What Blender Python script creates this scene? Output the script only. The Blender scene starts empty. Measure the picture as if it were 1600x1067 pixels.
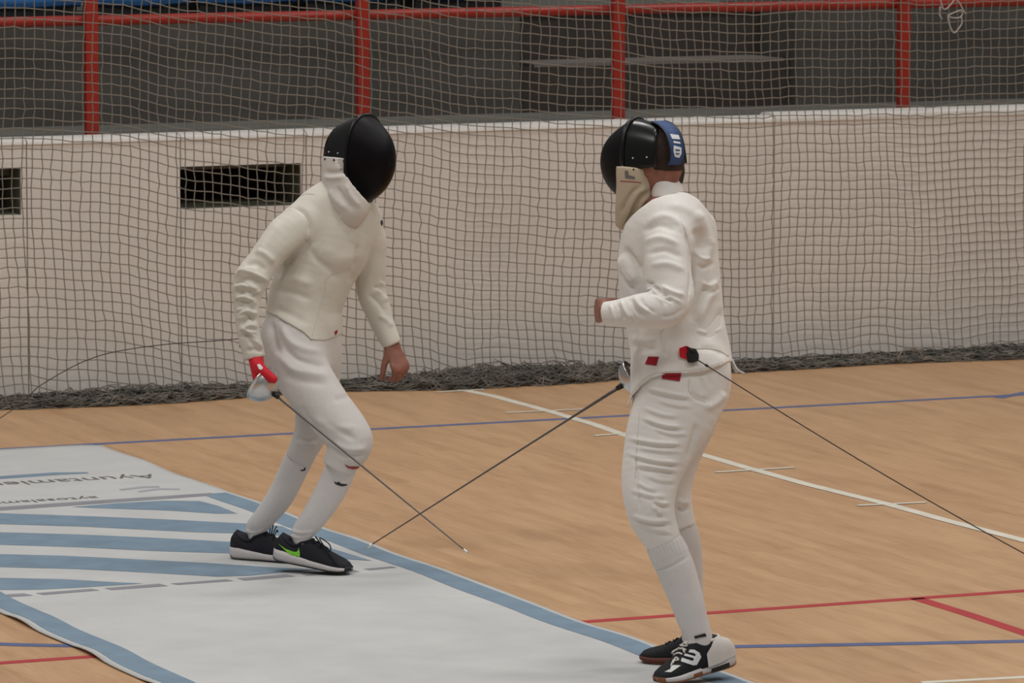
import bpy, bmesh, math, random
import numpy as np
from mathutils import Vector, Matrix, geometry
from mathutils.bvhtree import BVHTree

# ------------------------------------------------------------------ camera
FPX, CAMH = 8261.0, 2.9
YAW, PITCH = math.radians(23.4), math.radians(6.29)
scene = bpy.context.scene
COL = scene.collection
cam = bpy.data.cameras.new('camera')
cam.sensor_width = 36.0
cam.lens = FPX / 1600 * 36.0
cam.clip_end = 200
cam.dof.use_dof = True
cam.dof.focus_distance = 18.0
cam.dof.aperture_fstop = 13.0
camo = bpy.data.objects.new('camera', cam)
COL.objects.link(camo)
camo.location = (0, 0, CAMH)
camo.rotation_euler = (math.pi/2 - PITCH, 0, -YAW)
scene.camera = camo

# ------------------------------------------------------------------ world, lamps, exposure
scene.view_settings.view_transform = 'Standard'
scene.view_settings.look = 'None'
scene.view_settings.gamma = 1.0
scene.view_settings.use_curve_mapping = False
scene.view_settings.exposure = 0.0
w = bpy.data.worlds.new('hall_ambient'); scene.world = w; w.use_nodes = True
w.node_tree.nodes['Background'].inputs[0].default_value = (1.0, 0.98, 0.96, 1)
w.node_tree.nodes['Background'].inputs[1].default_value = 0.21
for i in range(3):
    for j in range(3):
        ld = bpy.data.lights.new('ceiling_lamp', 'AREA')
        ld.shape = 'RECTANGLE'; ld.size = 2.2; ld.size_y = 1.0
        ld.energy = 140; ld.color = (1.0, 0.98, 0.955)
        lo = bpy.data.objects.new('ceiling_lamp', ld); COL.objects.link(lo)
        lo.location = (2.5 + 5.5*i, 10.0 + 5.2*j, 8.6)

# ------------------------------------------------------------------ projection helpers (calibrated camera)
_h = np.array([math.sin(YAW), math.cos(YAW), 0]); _r = np.array([math.cos(YAW), -math.sin(YAW), 0]); _z = np.array([0, 0, 1.0])
FW = _h*math.cos(PITCH) - _z*math.sin(PITCH); UP = _h*math.sin(PITCH) + _z*math.cos(PITCH); RT = _r
CP = np.array([0, 0, CAMH])
def ray(x, y): return FW + RT*(x-800)/FPX - UP*(y-533.5)/FPX
def fl(x, y, z=0.0): d = ray(x, y); return CP + d*((z-CAMH)/d[2])
def onY(x, y, Y): d = ray(x, y); return CP + d*(Y/d[1])
def P(x, y, D): return CP + ray(x, y)*D
def proj(V):
    V = np.asarray(V) - CP
    d = V @ FW
    return 800 + FPX*(V @ RT)/d, 533.5 - FPX*(V @ UP)/d
def VD(rt, up, aw):          # direction from screen-right, up, away components
    v = RT*rt + UP*up + FW*aw
    return v/np.linalg.norm(v)

# ------------------------------------------------------------------ materials
def mat(name, col, rough=0.7, spec=0.3, metal=0.0, noise=0.0, nscale=20.0, bump=0.0, bscale=200.0, col2=None, coat=0.0, stretch=None, sheen=0.0):
    m = bpy.data.materials.new(name); m.use_nodes = True
    nt = m.node_tree; b = nt.nodes['Principled BSDF']
    b.inputs['Roughness'].default_value = rough
    b.inputs['Specular IOR Level'].default_value = spec
    b.inputs['Metallic'].default_value = metal
    b.inputs['Base Color'].default_value = (*col, 1)
    if coat: b.inputs['Coat Weight'].default_value = coat
    if sheen: b.inputs['Sheen Weight'].default_value = sheen
    tc = nt.nodes.new('ShaderNodeTexCoord')
    mp = nt.nodes.new('ShaderNodeMapping'); nt.links.new(tc.outputs['Object'], mp.inputs[0])
    if stretch: mp.inputs['Scale'].default_value = stretch
    if noise or col2:
        n = nt.nodes.new('ShaderNodeTexNoise'); n.inputs['Scale'].default_value = nscale; n.inputs['Detail'].default_value = 5
        nt.links.new(mp.outputs[0], n.inputs['Vector'])
        r = nt.nodes.new('ShaderNodeValToRGB')
        c2 = col2 if col2 else tuple(c*(1-noise) for c in col)
        r.color_ramp.elements[0].position = 0.35; r.color_ramp.elements[0].color = (*c2, 1)
        r.color_ramp.elements[1].position = 0.65; r.color_ramp.elements[1].color = (*col, 1)
        nt.links.new(n.outputs[0], r.inputs[0]); nt.links.new(r.outputs[0], b.inputs['Base Color'])
    if bump:
        n2 = nt.nodes.new('ShaderNodeTexNoise'); n2.inputs['Scale'].default_value = bscale; n2.inputs['Detail'].default_value = 3
        nt.links.new(mp.outputs[0], n2.inputs['Vector'])
        bp = nt.nodes.new('ShaderNodeBump'); bp.inputs['Strength'].default_value = bump; bp.inputs['Distance'].default_value = 0.004
        nt.links.new(n2.outputs[0], bp.inputs['Height']); nt.links.new(bp.outputs[0], b.inputs['Normal'])
    return m

def floor_material():
    m = bpy.data.materials.new('sports_floor_wood'); m.use_nodes = True
    nt = m.node_tree; b = nt.nodes['Principled BSDF']; L = nt.links.new
    tc = nt.nodes.new('ShaderNodeTexCoord')
    def noise(scale, sx, sy, detail=4):
        mp = nt.nodes.new('ShaderNodeMapping'); mp.inputs['Scale'].default_value = (sx, sy, 1)
        L(tc.outputs['Object'], mp.inputs[0])
        n = nt.nodes.new('ShaderNodeTexNoise'); n.inputs['Scale'].default_value = scale; n.inputs['Detail'].default_value = detail
        L(mp.outputs[0], n.inputs['Vector']); return n.outputs[0]
    mp = nt.nodes.new('ShaderNodeMapping'); mp.inputs['Rotation'].default_value = (0, 0, math.pi/2)
    L(tc.outputs['Object'], mp.inputs[0])
    br = nt.nodes.new('ShaderNodeTexBrick'); L(mp.outputs[0], br.inputs['Vector'])
    br.inputs['Color1'].default_value = (0.0, 0.0, 0.0, 1); br.inputs['Color2'].default_value = (1, 1, 1, 1); br.inputs['Mortar'].default_value = (0.35, 0.35, 0.35, 1)
    br.inputs['Scale'].default_value = 1.0; br.inputs['Brick Width'].default_value = 0.85; br.inputs['Row Height'].default_value = 0.068; br.inputs['Mortar Size'].default_value = 0.0008
    br.offset = 0.37
    def madd(a, k, c):
        n = nt.nodes.new('ShaderNodeMath'); n.operation = 'MULTIPLY_ADD'; L(a, n.inputs[0]); n.inputs[1].default_value = k
        if isinstance(c, float): n.inputs[2].default_value = c
        else: L(c, n.inputs[2])
        return n.outputs[0]
    n1 = noise(3.0, 4.5, 0.55); n2 = noise(9.0, 7.0, 0.7); n3 = noise(0.5, 1, 1, 2)
    s = madd(n1, 0.75, -0.27); s = madd(n2, 0.55, s); s = madd(n3, 0.25, s); s = madd(br.outputs['Color'], 0.2, s)
    r = nt.nodes.new('ShaderNodeValToRGB'); e = r.color_ramp.elements
    e[0].position = 0.2; e[0].color = (0.365, 0.205, 0.104, 1); e[1].position = 0.8; e[1].color = (0.525, 0.325, 0.178, 1)
    L(s, r.inputs[0]); L(r.outputs[0], b.inputs['Base Color'])
    b.inputs['Roughness'].default_value = 0.48; b.inputs['Specular IOR Level'].default_value = 0.3
    return m

M = {}
M['floor'] = floor_material()
M['line_blue'] = mat('court_paint_blue', (0.105, 0.135, 0.27), 0.5, noise=0.15, nscale=6)
M['line_red'] = mat('court_paint_red', (0.42, 0.04, 0.045), 0.5, noise=0.1, nscale=6)
M['tape'] = mat('white_floor_tape', (0.68, 0.64, 0.54), 0.6, noise=0.12, nscale=9)
M['mat'] = mat('piste_fabric', (0.525, 0.525, 0.515), 0.85, 0.15, noise=0.07, nscale=5, bump=0.25, bscale=60)
M['mat_blue'] = mat('piste_print_blue', (0.20, 0.275, 0.345), 0.85, 0.15, noise=0.13, nscale=8)
M['mat_grey'] = mat('piste_print_grey', (0.26, 0.262, 0.285), 0.85, 0.15, noise=0.1, nscale=8)
M['mat_text'] = mat('piste_print_dark', (0.16, 0.145, 0.135), 0.85, 0.15)
M['mat_pale'] = mat('piste_print_pale', (0.36, 0.36, 0.39), 0.85, 0.15)
M['mat_edge'] = mat('piste_underside_black', (0.02, 0.02, 0.02), 0.9)
M['wall'] = mat('painted_barrier', (0.83, 0.775, 0.715), 0.75, 0.2, noise=0.07, nscale=2.2, bump=0.1, bscale=30)
M['wall_cap'] = mat('barrier_cap', (0.88, 0.85, 0.80), 0.55, 0.3, noise=0.06, nscale=5)
M['slot_dark'] = mat('dark_recess', (0.025, 0.016, 0.013), 0.9)  # near-black on the back, sides and ceiling of the recess
M['slot_shade'] = mat('green_recess_shade', (0.10, 0.105, 0.075), 0.9, noise=0.3, nscale=6)  # green with the shade inside the openings put into its colour
M['ledge'] = mat('walkway_concrete', (0.15, 0.15, 0.132), 0.85, noise=0.2, nscale=3)
M['riser'] = mat('stand_riser_paint', (0.080, 0.075, 0.066), 0.85, noise=0.25, nscale=2)
M['stair'] = mat('stair_dark_paint', (0.045, 0.038, 0.032), 0.85, noise=0.2, nscale=3)
M['tread'] = mat('stair_tread', (0.16, 0.145, 0.13), 0.85)
M['red_rail'] = mat('red_gloss_paint', (0.31, 0.022, 0.012), 0.35, 0.4, noise=0.15, nscale=4)
M['seat_blue'] = mat('blue_plastic', (0.035, 0.15, 0.40), 0.3, 0.5)
M['black'] = mat('black_plastic', (0.012, 0.012, 0.013), 0.45, 0.4)
M['net'] = mat('net_cord', (0.215, 0.188, 0.155), 0.85)
M['net_heap'] = mat('net_cord_dusty', (0.21, 0.19, 0.16), 0.9, noise=0.6, nscale=14)
M['string'] = mat('white_string', (0.42, 0.38, 0.35), 0.8)
M['skin'] = mat('skin', (0.30, 0.125, 0.085), 0.55, 0.35, noise=0.25, nscale=30)
M['hair'] = mat('short_brown_hair', (0.045, 0.025, 0.017), 0.75, noise=0.4, nscale=120, bump=0.5, bscale=300)
M['jacket'] = mat('white_jacket_cotton', (0.63, 0.595, 0.52), 0.85, 0.15, noise=0.05, nscale=5, bump=0.65, bscale=24, sheen=0.1)
M['jacket_worn'] = mat('white_jacket_worn', (0.77, 0.735, 0.69), 0.85, 0.15, noise=0.06, nscale=5, bump=0.65, bscale=24, sheen=0.1)
M['breeches'] = mat('white_breeches', (0.63, 0.60, 0.57), 0.85, 0.15, noise=0.05, nscale=7, bump=0.65, bscale=24, sheen=0.1)
M['breeches_worn'] = mat('white_breeches_worn', (0.79, 0.755, 0.71), 0.85, 0.15, noise=0.08, nscale=6, bump=0.65, bscale=24, sheen=0.1)
M['sock'] = mat('white_knit_sock', (0.70, 0.67, 0.655), 0.9, 0.1, noise=0.05, nscale=12, bump=0.3, bscale=260)
M['bib_white'] = mat('white_mask_bib', (0.64, 0.595, 0.55), 0.8, 0.2, bump=0.1, bscale=90, noise=0.05, nscale=9)
M['bib_cream'] = mat('cream_mask_bib', (0.53, 0.44, 0.32), 0.8, 0.2, bump=0.1, bscale=90, noise=0.12, nscale=12)
M['mask_mesh'] = mat('black_wire_mesh', (0.004, 0.003, 0.004), 0.35, 0.12, bump=0.25, bscale=500)
M['mask_trim'] = mat('black_mask_trim', (0.005, 0.005, 0.005), 0.25, 0.3)
M['mask_soft'] = mat('black_mask_vinyl', (0.006, 0.006, 0.006), 0.22, 0.3)
M['strap_blue'] = mat('blue_padded_strap', (0.035, 0.075, 0.20), 0.6, noise=0.2, nscale=40)
M['print_white'] = mat('white_print', (0.70, 0.70, 0.70), 0.7)
M['print_dark'] = mat('dark_print', (0.03, 0.028, 0.035), 0.7)
M['print_red'] = mat('red_print', (0.33, 0.05, 0.05), 0.7)
M['red_patch'] = mat('red_fabric', (0.36, 0.018, 0.03), 0.75, noise=0.15, nscale=40)
M['glove_red'] = mat('red_glove', (0.60, 0.012, 0.025), 0.6, noise=0.12, nscale=40)
M['shoe_navy'] = mat('dark_navy_mesh', (0.013, 0.013, 0.020), 0.7, 0.3, bump=0.3, bscale=300)
M['shoe_black'] = mat('black_shoe_mesh', (0.012, 0.012, 0.014), 0.7, 0.3, bump=0.3, bscale=300)
M['shoe_white'] = mat('white_shoe_synthetic', (0.66, 0.62, 0.58), 0.55, 0.3, noise=0.05, nscale=20)
M['midsole'] = mat('white_foam_midsole', (0.60, 0.565, 0.555), 0.6, 0.3, noise=0.07, nscale=30)
M['gum'] = mat('gum_rubber', (0.21, 0.085, 0.035), 0.6)
M['gum_dark'] = mat('brown_gum_rubber', (0.13, 0.042, 0.028), 0.55)
M['lace_dark'] = mat('dark_lace', (0.010, 0.012, 0.012), 0.8)
M['lace_white'] = mat('white_lace', (0.68, 0.65, 0.60), 0.8)
M['green'] = mat('green_logo', (0.22, 0.62, 0.05), 0.5)
M['steel'] = mat('brushed_steel', (0.62, 0.61, 0.60), 0.28, 0.5, metal=1.0, noise=0.1, nscale=20)
M['blade'] = mat('blade_steel_dark', (0.13, 0.115, 0.105), 0.4, 0.5, metal=0.6)
M['tip'] = mat('tip_steel', (0.75, 0.74, 0.72), 0.3, 0.5, metal=0.7)
M['grip'] = mat('grip_grey', (0.1, 0.1, 0.1), 0.5)
M['wire'] = mat('wire_brown', (0.055, 0.04, 0.033), 0.6)
M['thread'] = mat('seam_thread', (0.60, 0.56, 0.50), 0.9)
M['thread_dark'] = mat('shaded_seam_thread', (0.36, 0.33, 0.29), 0.9)
M['thread_pink'] = mat('pink_thread', (0.55, 0.36, 0.34), 0.9)

# ------------------------------------------------------------------ mesh helpers
def obj(name, verts, faces, material=None, parent=None, origin=None, smooth=True, **props):
    """ONE mesh object; verts are given in world space, origin = where its root stands."""
    V = np.asarray(verts, dtype=float)
    o_ = np.zeros(3)
    if parent is not None: o_ = np.array(parent['_o'])
    elif origin is not None: o_ = np.asarray(origin, dtype=float)
    me = bpy.data.meshes.new(name)
    if isinstance(faces, np.ndarray): faces = faces.tolist()
    me.from_pydata((V - o_).tolist(), [], faces)
    if smooth: me.polygons.foreach_set('use_smooth', [True]*len(me.polygons))
    me.update()
    o = bpy.data.objects.new(name, me); COL.objects.link(o)
    if material: me.materials.append(M[material])
    if parent is not None: o.parent = parent
    else: o.location = o_
    o['_o'] = [float(a) for a in o_]
    for k, v in props.items(): o[k] = v
    return o
def empty(name, origin, **props):
    o = bpy.data.objects.new(name, None); COL.objects.link(o)
    o.location = origin; o['_o'] = [float(a) for a in origin]; o.empty_display_size = 0.1
    for k, v in props.items(): o[k] = v
    return o
def fixn(o):
    bm = bmesh.new(); bm.from_mesh(o.data); bmesh.ops.recalc_face_normals(bm, faces=bm.faces); bm.to_mesh(o.data); bm.free(); return o
def bevel(o, wd=0.004, seg=2):
    md = o.modifiers.new('bevel', 'BEVEL'); md.width = wd; md.segments = seg; md.limit_method = 'ANGLE'; return o
def box(x0, x1, y0, y1, z0, z1):
    v = [(x, y, z) for x in (x0, x1) for y in (y0, y1) for z in (z0, z1)]
    return v, [(0, 1, 3, 2), (4, 6, 7, 5), (0, 4, 5, 1), (2, 3, 7, 6), (0, 2, 6, 4), (1, 5, 7, 3)]
def tube(pts, rad, n=8, caps=True, up=(0, 0, 1)):
    pts = np.asarray(pts, dtype=float); k = len(pts)
    rad = np.full(k, rad) if np.isscalar(rad) else np.asarray(rad)
    t = np.gradient(pts, axis=0); t /= np.linalg.norm(t, axis=1)[:, None] + 1e-12
    a = np.cross(t, np.array(up)); bad = np.linalg.norm(a, axis=1) < 1e-3
    a[bad] = np.cross(t[bad], np.array((1.0, 0.1, 0)))
    a /= np.linalg.norm(a, axis=1)[:, None]; b = np.cross(t, a)
    V = []; Fc = []
    for i in range(k):
        for j in range(n):
            th = 2*math.pi*j/n
            V.append(pts[i] + rad[i]*(a[i]*math.cos(th) + b[i]*math.sin(th)))
    for i in range(k-1):
        for j in range(n):
            j2 = (j+1) % n
            Fc.append((i*n+j, i*n+j2, (i+1)*n+j2, (i+1)*n+j))
    if caps: Fc.append(tuple(range(n-1, -1, -1))); Fc.append(tuple((k-1)*n+j for j in range(n)))
    return V, Fc
def merge(parts):
    V = []; Fc = []
    for v, f in parts:
        o = len(V); V += [tuple(q) for q in v]; Fc += [tuple(i+o for i in q) for q in f]
    return V, Fc
def loft(rings, closed=True, caps=True):
    V = [tuple(p) for r in rings for p in r]; n = len(rings[0]); Fc = []
    for i in range(len(rings)-1):
        for j in range(n if closed else n-1):
            j2 = (j+1) % n
            Fc.append((i*n+j, i*n+j2, (i+1)*n+j2, (i+1)*n+j))
    if caps and closed:
        Fc.append(tuple(range(n-1, -1, -1))); Fc.append(tuple((len(rings)-1)*n+j for j in range(n)))
    return V, Fc
def catmull(pts, sub=6):
    pts = np.asarray(pts, dtype=float); n = len(pts)
    if n < 3:
        return np.array([pts[0]+(pts[-1]-pts[0])*i/sub for i in range(sub+1)])
    out = []
    for i in range(n-1):
        p0 = pts[max(i-1, 0)]; p1 = pts[i]; p2 = pts[i+1]; p3 = pts[min(i+2, n-1)]
        if i == 0: p0 = 2*p1 - p2
        if i == n-2: p3 = 2*p2 - p1
        for j in range(sub):
            t = j/sub
            out.append(0.5*((2*p1) + (-p0+p2)*t + (2*p0-5*p1+4*p2-p3)*t*t + (-p0+3*p1-3*p2+p3)*t**3))
    out.append(pts[-1]); return np.array(out)

# ------------------------------------------------------------------ implicit surfaces: smooth unions of tapered limbs, meshed by surface nets
class Field:
    def __init__(self, lo, hi, vox):
        self.lo = np.asarray(lo, dtype=float); self.vox = vox
        self.n = np.ceil((np.asarray(hi)-self.lo)/vox).astype(int)+1
        self.d = np.full(self.n, 0.3, dtype=np.float32)
    def sl(self, lo, hi):
        a = np.clip(np.floor((lo-self.lo)/self.vox).astype(int), 0, self.n-1); b = np.clip(np.ceil((hi-self.lo)/self.vox).astype(int)+1, 1, self.n)
        return a, np.maximum(b, a+1)
    def grid(self, a, b):
        return [(self.lo[i] + self.vox*np.arange(a[i], b[i])).astype(np.float32).reshape([-1 if j == i else 1 for j in range(3)]) for i in range(3)]
    def chain(self, nodes, side, k=0.0, sub=5, sub_op=False, grow=0.0):
        """nodes: (point, r_side, r_front); side: approx direction of r_side."""
        pts = catmull([q[0] for q in nodes], sub); rr = catmull([(q[1]+grow, q[2]+grow, 0) for q in nodes], sub)[:, :2]; rr = np.maximum(rr, 0.006)
        mg = 0.05; side = np.asarray(side, dtype=float)
        rm = rr.max()+mg
        A, B = self.sl(pts.min(0)-rm, pts.max(0)+rm)
        T = np.full(B-A, 0.3, dtype=np.float32)
        for i in range(len(pts)-1):
            p, q = pts[i], pts[i+1]; L = np.linalg.norm(q-p)
            if L < 1e-6: continue
            u = (q-p)/L; v = side - (side@u)*u; v /= np.linalg.norm(v); w_ = np.cross(u, v)
            r_ = max(rr[i].max(), rr[i+1].max())+mg
            a, b = self.sl(np.minimum(p, q)-r_, np.maximum(p, q)+r_)
            a = np.maximum(a, A); b = np.minimum(b, B)
            if np.any(b <= a): continue
            X, Y, Z = self.grid(a, b); X = X-p[0]; Y = Y-p[1]; Z = Z-p[2]
            du = X*u[0]+Y*u[1]+Z*u[2]; t = np.clip(du/L, 0, 1)
            rv = rr[i][0]+(rr[i+1][0]-rr[i][0])*t; rw = rr[i][1]+(rr[i+1][1]-rr[i][1])*t; rmn = np.minimum(rv, rw)
            e = np.sqrt(((X*v[0]+Y*v[1]+Z*v[2])/rv)**2 + ((X*w_[0]+Y*w_[1]+Z*w_[2])/rw)**2 + ((du-t*L)/rmn)**2)
            s = tuple(slice(a[j]-A[j], b[j]-A[j]) for j in range(3))
            T[s] = np.minimum(T[s], (e-1)*rmn)
        s = tuple(slice(A[j], B[j]) for j in range(3)); D = self.d[s]
        if sub_op: self.d[s] = np.maximum(D, -T); return
        if k > 0:
            h = np.maximum(k-np.abs(D-T), 0)/k; self.d[s] = np.minimum(D, T)-h*h*k*0.25
        else: self.d[s] = np.minimum(D, T)
    def ball(self, c, rs, axes, k=0.0):
        c = np.asarray(c); rm = max(rs)+0.05
        a, b = self.sl(c-rm, c+rm); X, Y, Z = self.grid(a, b); X = X-c[0]; Y = Y-c[1]; Z = Z-c[2]
        e = np.sqrt(sum(((X*ax[0]+Y*ax[1]+Z*ax[2])/r)**2 for ax, r in zip(axes, rs)))
        T = (e-1)*min(rs); s = tuple(slice(a[j], b[j]) for j in range(3)); D = self.d[s]
        if k > 0:
            h = np.maximum(k-np.abs(D-T), 0)/k; self.d[s] = np.minimum(D, T)-h*h*k*0.25
        else: self.d[s] = np.minimum(D, T)
    def plane(self, p, nrm):      # keep the side opposite to nrm
        X, Y, Z = self.grid(np.zeros(3, int), self.n)
        self.d = np.maximum(self.d, (X-p[0])*nrm[0]+(Y-p[1])*nrm[1]+(Z-p[2])*nrm[2]).astype(np.float32)
    def hem(self, xs, ys, scale, keep_above=True):   # hem line of a garment, given as a curve seen from the front
        X, Y, Z = self.grid(np.zeros(3, int), self.n); X = X-CP[0]; Y = Y-CP[1]; Z = Z-CP[2]
        dd = X*FW[0]+Y*FW[1]+Z*FW[2]
        px = 800+FPX*(X*RT[0]+Y*RT[1]+Z*RT[2])/dd; py = 533.5-FPX*(X*UP[0]+Y*UP[1]+Z*UP[2])/dd
        c = (py-np.interp(px, xs, ys))/scale*0.8
        if not keep_above: c = -c
        self.d = np.maximum(self.d, c).astype(np.float32)
    def mesh(self, relax=2):
        d = self.d; n = self.n; ins = d < 0
        mx = [ins[i:n[0]-1+i, j:n[1]-1+j, k:n[2]-1+k] for i in (0, 1) for j in (0, 1) for k in (0, 1)]
        s = sum(m.astype(np.int8) for m in mx); act = (s > 0) & (s < 8)
        idx = np.full(act.shape, -1, dtype=np.int64); C = np.argwhere(act); idx[act] = np.arange(len(C))
        off = np.array([(i, j, k) for i in (0, 1) for j in (0, 1) for k in (0, 1)])
        val = np.stack([d[C[:, 0]+o[0], C[:, 1]+o[1], C[:, 2]+o[2]] for o in off], 1)
        acc = np.zeros((len(C), 3)); cnt = np.zeros(len(C))
        for e in range(8):
            for ax in range(3):
                if off[e][ax]: continue
                f_ = e + (4, 2, 1)[ax]
                a, b = val[:, e], val[:, f_]; m = (a < 0) != (b < 0)
                t = a[m]/(a[m]-b[m]); pp = off[e]+t[:, None]*(off[f_]-off[e]); acc[m] += pp; cnt[m] += 1
        V = self.lo + self.vox*(C + acc/np.maximum(cnt, 1)[:, None])
        Fs = []
        for ax in range(3):
            a1, a2 = (ax+1) % 3, (ax+2) % 3
            sl0 = [slice(1, n[i]-1) for i in range(3)]; sl0[ax] = slice(0, n[ax]-1)
            sl1 = list(sl0); sl1[ax] = slice(1, n[ax])
            A = ins[tuple(sl0)]; B = ins[tuple(sl1)]; ch = np.argwhere(A != B)
            fl_ = A[tuple(ch.T)]
            g = ch+np.array([0 if i == ax else 1 for i in range(3)])
            def cell(d1, d2):
                q = g.copy(); q[:, a1] -= d1; q[:, a2] -= d2; return idx[q[:, 0], q[:, 1], q[:, 2]]
            quad = np.stack([cell(1, 1), cell(0, 1), cell(0, 0), cell(1, 0)], 1)
            quad[~fl_] = quad[~fl_][:, ::-1]; Fs.append(quad)
        Fq = np.concatenate(Fs); Fq = Fq[(Fq >= 0).all(1)]
        for _ in range(relax): V = smooth(V, Fq, 0.5)
        return V, Fq
def smooth(V, Fq, w_=0.5):
    acc = np.zeros_like(V); cnt = np.zeros(len(V))
    for a, b in ((0, 1), (1, 2), (2, 3), (3, 0)):
        for i, j in ((a, b), (b, a)):
            np.add.at(acc, Fq[:, i], V[Fq[:, j]]); np.add.at(cnt, Fq[:, i], 1)
    return V*(1-w_)+w_*acc/np.maximum(cnt, 1)[:, None]
def vnormals(V, Fq):
    N = np.cross(V[Fq[:, 2]]-V[Fq[:, 0]], V[Fq[:, 3]]-V[Fq[:, 1]]); out = np.zeros_like(V)
    for i in range(4): np.add.at(out, Fq[:, i], N)
    return out/(np.linalg.norm(out, axis=1)[:, None]+1e-12)
def wob(V, amp, scale, seed):     # soft random relief
    rng = np.random.default_rng(seed); s = np.zeros(len(V))
    for i in range(7):
        k = rng.normal(size=3)*scale; s += np.sin(V@k+rng.uniform(0, 6.28))
    return s*amp/2.6
def folds(V, Fq, lines, both=0.0, amp0=0.0, s0=22, seed=1):
    """raise cloth folds (ridges > 0, creases < 0) along drawn lines on the side of the garment they run on."""
    N = vnormals(V, Fq); px, py = proj(V); q = np.stack([px, py], 1)
    face = -(N @ FW); wt = np.clip(face*2.2+0.35, both, 1)
    dsp = np.zeros(len(V))
    for amp, wd, pts in lines:
        pts = np.asarray(pts, dtype=float); pts = catmull(pts, 4) if len(pts) > 2 else pts
        lo = pts.min(0)-3*wd; hi = pts.max(0)+3*wd
        m = np.where((q[:, 0] > lo[0]) & (q[:, 0] < hi[0]) & (q[:, 1] > lo[1]) & (q[:, 1] < hi[1]))[0]
        if not len(m): continue
        best = np.full(len(m), 1e9); fade = np.ones(len(m)); n = len(pts)-1
        for i in range(n):
            a, b = pts[i], pts[i+1]; ab = b-a; L2 = ab@ab+1e-9
            t = np.clip(((q[m]-a)@ab)/L2, 0, 1); dd = np.linalg.norm(q[m]-a-t[:, None]*ab, axis=1)
            up = dd < best; best[up] = dd[up]; ss = (i+t)/n; fd = np.clip(np.minimum(ss, 1-ss)*5, 0.1, 1); fade[up] = fd[up]
        dsp[m] += 1.7*amp*np.exp(-(best/wd)**2)*fade*wt[m]
    if amp0: dsp += wob(V, amp0, s0, seed)
    return V+N*dsp[:, None]

def bvh_of(*objs):
    V = []; Fc = []
    for o in objs:
        k = len(V); off = np.array(o['_o'])
        V += [tuple(np.array(v.co)+off) for v in o.data.vertices]; Fc += [tuple(i+k for i in p.vertices) for p in o.data.polygons]
    return BVHTree.FromPolygons(V, Fc)
def hit(bvh, x, y, off=0.0015, dep=17.9):
    r = ray(x, y); r = r/np.linalg.norm(r)
    loc, nrm, i, dst = bvh.ray_cast(Vector(CP), Vector(r))
    if loc is None:
        loc, nrm, i, dst = bvh.find_nearest(Vector(P(x, y, dep)))
    n = np.array(nrm)
    if n@r > 0: n = -n
    return np.array(loc)+n*off
def decal(name, poly, bvh, material, parent, step=3.0, off=0.0016, **props):
    """a sewn or printed patch that lies on the surface of the thing it belongs to."""
    poly = [Vector(p) for p in poly]; pts = []
    n = len(poly)
    for i in range(n):
        a, b = poly[i], poly[(i+1) % n]; k = max(1, int((b-a).length/step))
        pts += [a+(b-a)*j/k for j in range(k)]
    nb = len(pts); edges = [(i, (i+1) % nb) for i in range(nb)]
    xs = [p.x for p in poly]; ys = [p.y for p in poly]
    y = min(ys)+step/2
    while y < max(ys):
        x = min(xs)+step/2
        while x < max(xs):
            c = False; j = n-1
            for i in range(n):
                if (poly[i].y > y) != (poly[j].y > y) and x < (poly[j].x-poly[i].x)*(y-poly[i].y)/(poly[j].y-poly[i].y)+poly[i].x: c = not c
                j = i
            if c: pts.append(Vector((x, y)))
            x += step
        y += step
    v, e, f, *_ = geometry.delaunay_2d_cdt(pts, edges, [list(range(nb))], 1, 1e-4)
    cen = [bvh.ray_cast(Vector(CP), Vector(ray(p.x, p.y)))[0] for p in v]; dd = [float((np.array(c)-CP)@FW) for c in cen if c is not None]
    V = [hit(bvh, p.x, p.y, off, float(np.median(dd)) if dd else 17.9) for p in v]
    return fixn(obj(name, V, [tuple(q) for q in f], material, parent, **props))
def seam(name, line, bvh, material, parent, rad=0.0010, off=0.0002):
    pts = catmull(line, 6)
    V, Fc = tube([hit(bvh, p[0], p[1], off) for p in pts], rad, 5)
    return obj(name, V, Fc, material, parent)

# ================================================================== THE SETTING
random.seed(4)
WY = 22.704                                        # front face of the barrier
# floor slab
v, f = box(-2, 22, 8, WY+0.25, -0.12, 0)
FLOOR = obj('floor', v, f, 'floor', smooth=False, kind='structure', label='glossy light brown wooden sports floor with court lines')
def strip(name, pts, width, material, parent, z=0.0012, th=0.0012, **props):
    pts = np.asarray(pts, dtype=float); t = np.gradient(pts, axis=0); t /= np.linalg.norm(t, axis=1)[:, None]
    nn = np.stack([-t[:, 1], t[:, 0]], 1); V = []; Fc = []
    for i, (p, q) in enumerate(zip(pts, nn)):
        for sgn in (1, -1):
            for zz in (z, z-th): V.append((p[0]+sgn*q[0]*width/2, p[1]+sgn*q[1]*width/2, zz))
        if i:
            a = 4*(i-1); b = 4*i
            Fc += [(a, b, b+2, a+2), (a+1, a+3, b+3, b+1), (a, a+1, b+1, b), (a+2, b+2, b+3, a+3)]
    k = 4*(len(pts)-1); Fc += [(0, 2, 3, 1), (k, k+1, k+3, k+2)]
    return fixn(obj(name, V, Fc, material, parent, smooth=False, **props))
F2 = lambda x, y: fl(x, y)[:2]
strip('court_line', [(3.0, 21.19), (8.7, 21.19), (15.0, 21.15)], 0.05, 'line_blue', FLOOR, label='far blue court line parallel to the barrier')
strip('court_line', [(2.0, 16.11), (15.0, 16.11)], 0.05, 'line_red', FLOOR, label='red court line running under the fencing mat')
strip('court_line', [F2(1432, 935), F2(1516, 961), F2(1600, 989), F2(1760, 1044)], 0.055, 'line_red', FLOOR, label='short slanting red line branching off the red court line')
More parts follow.
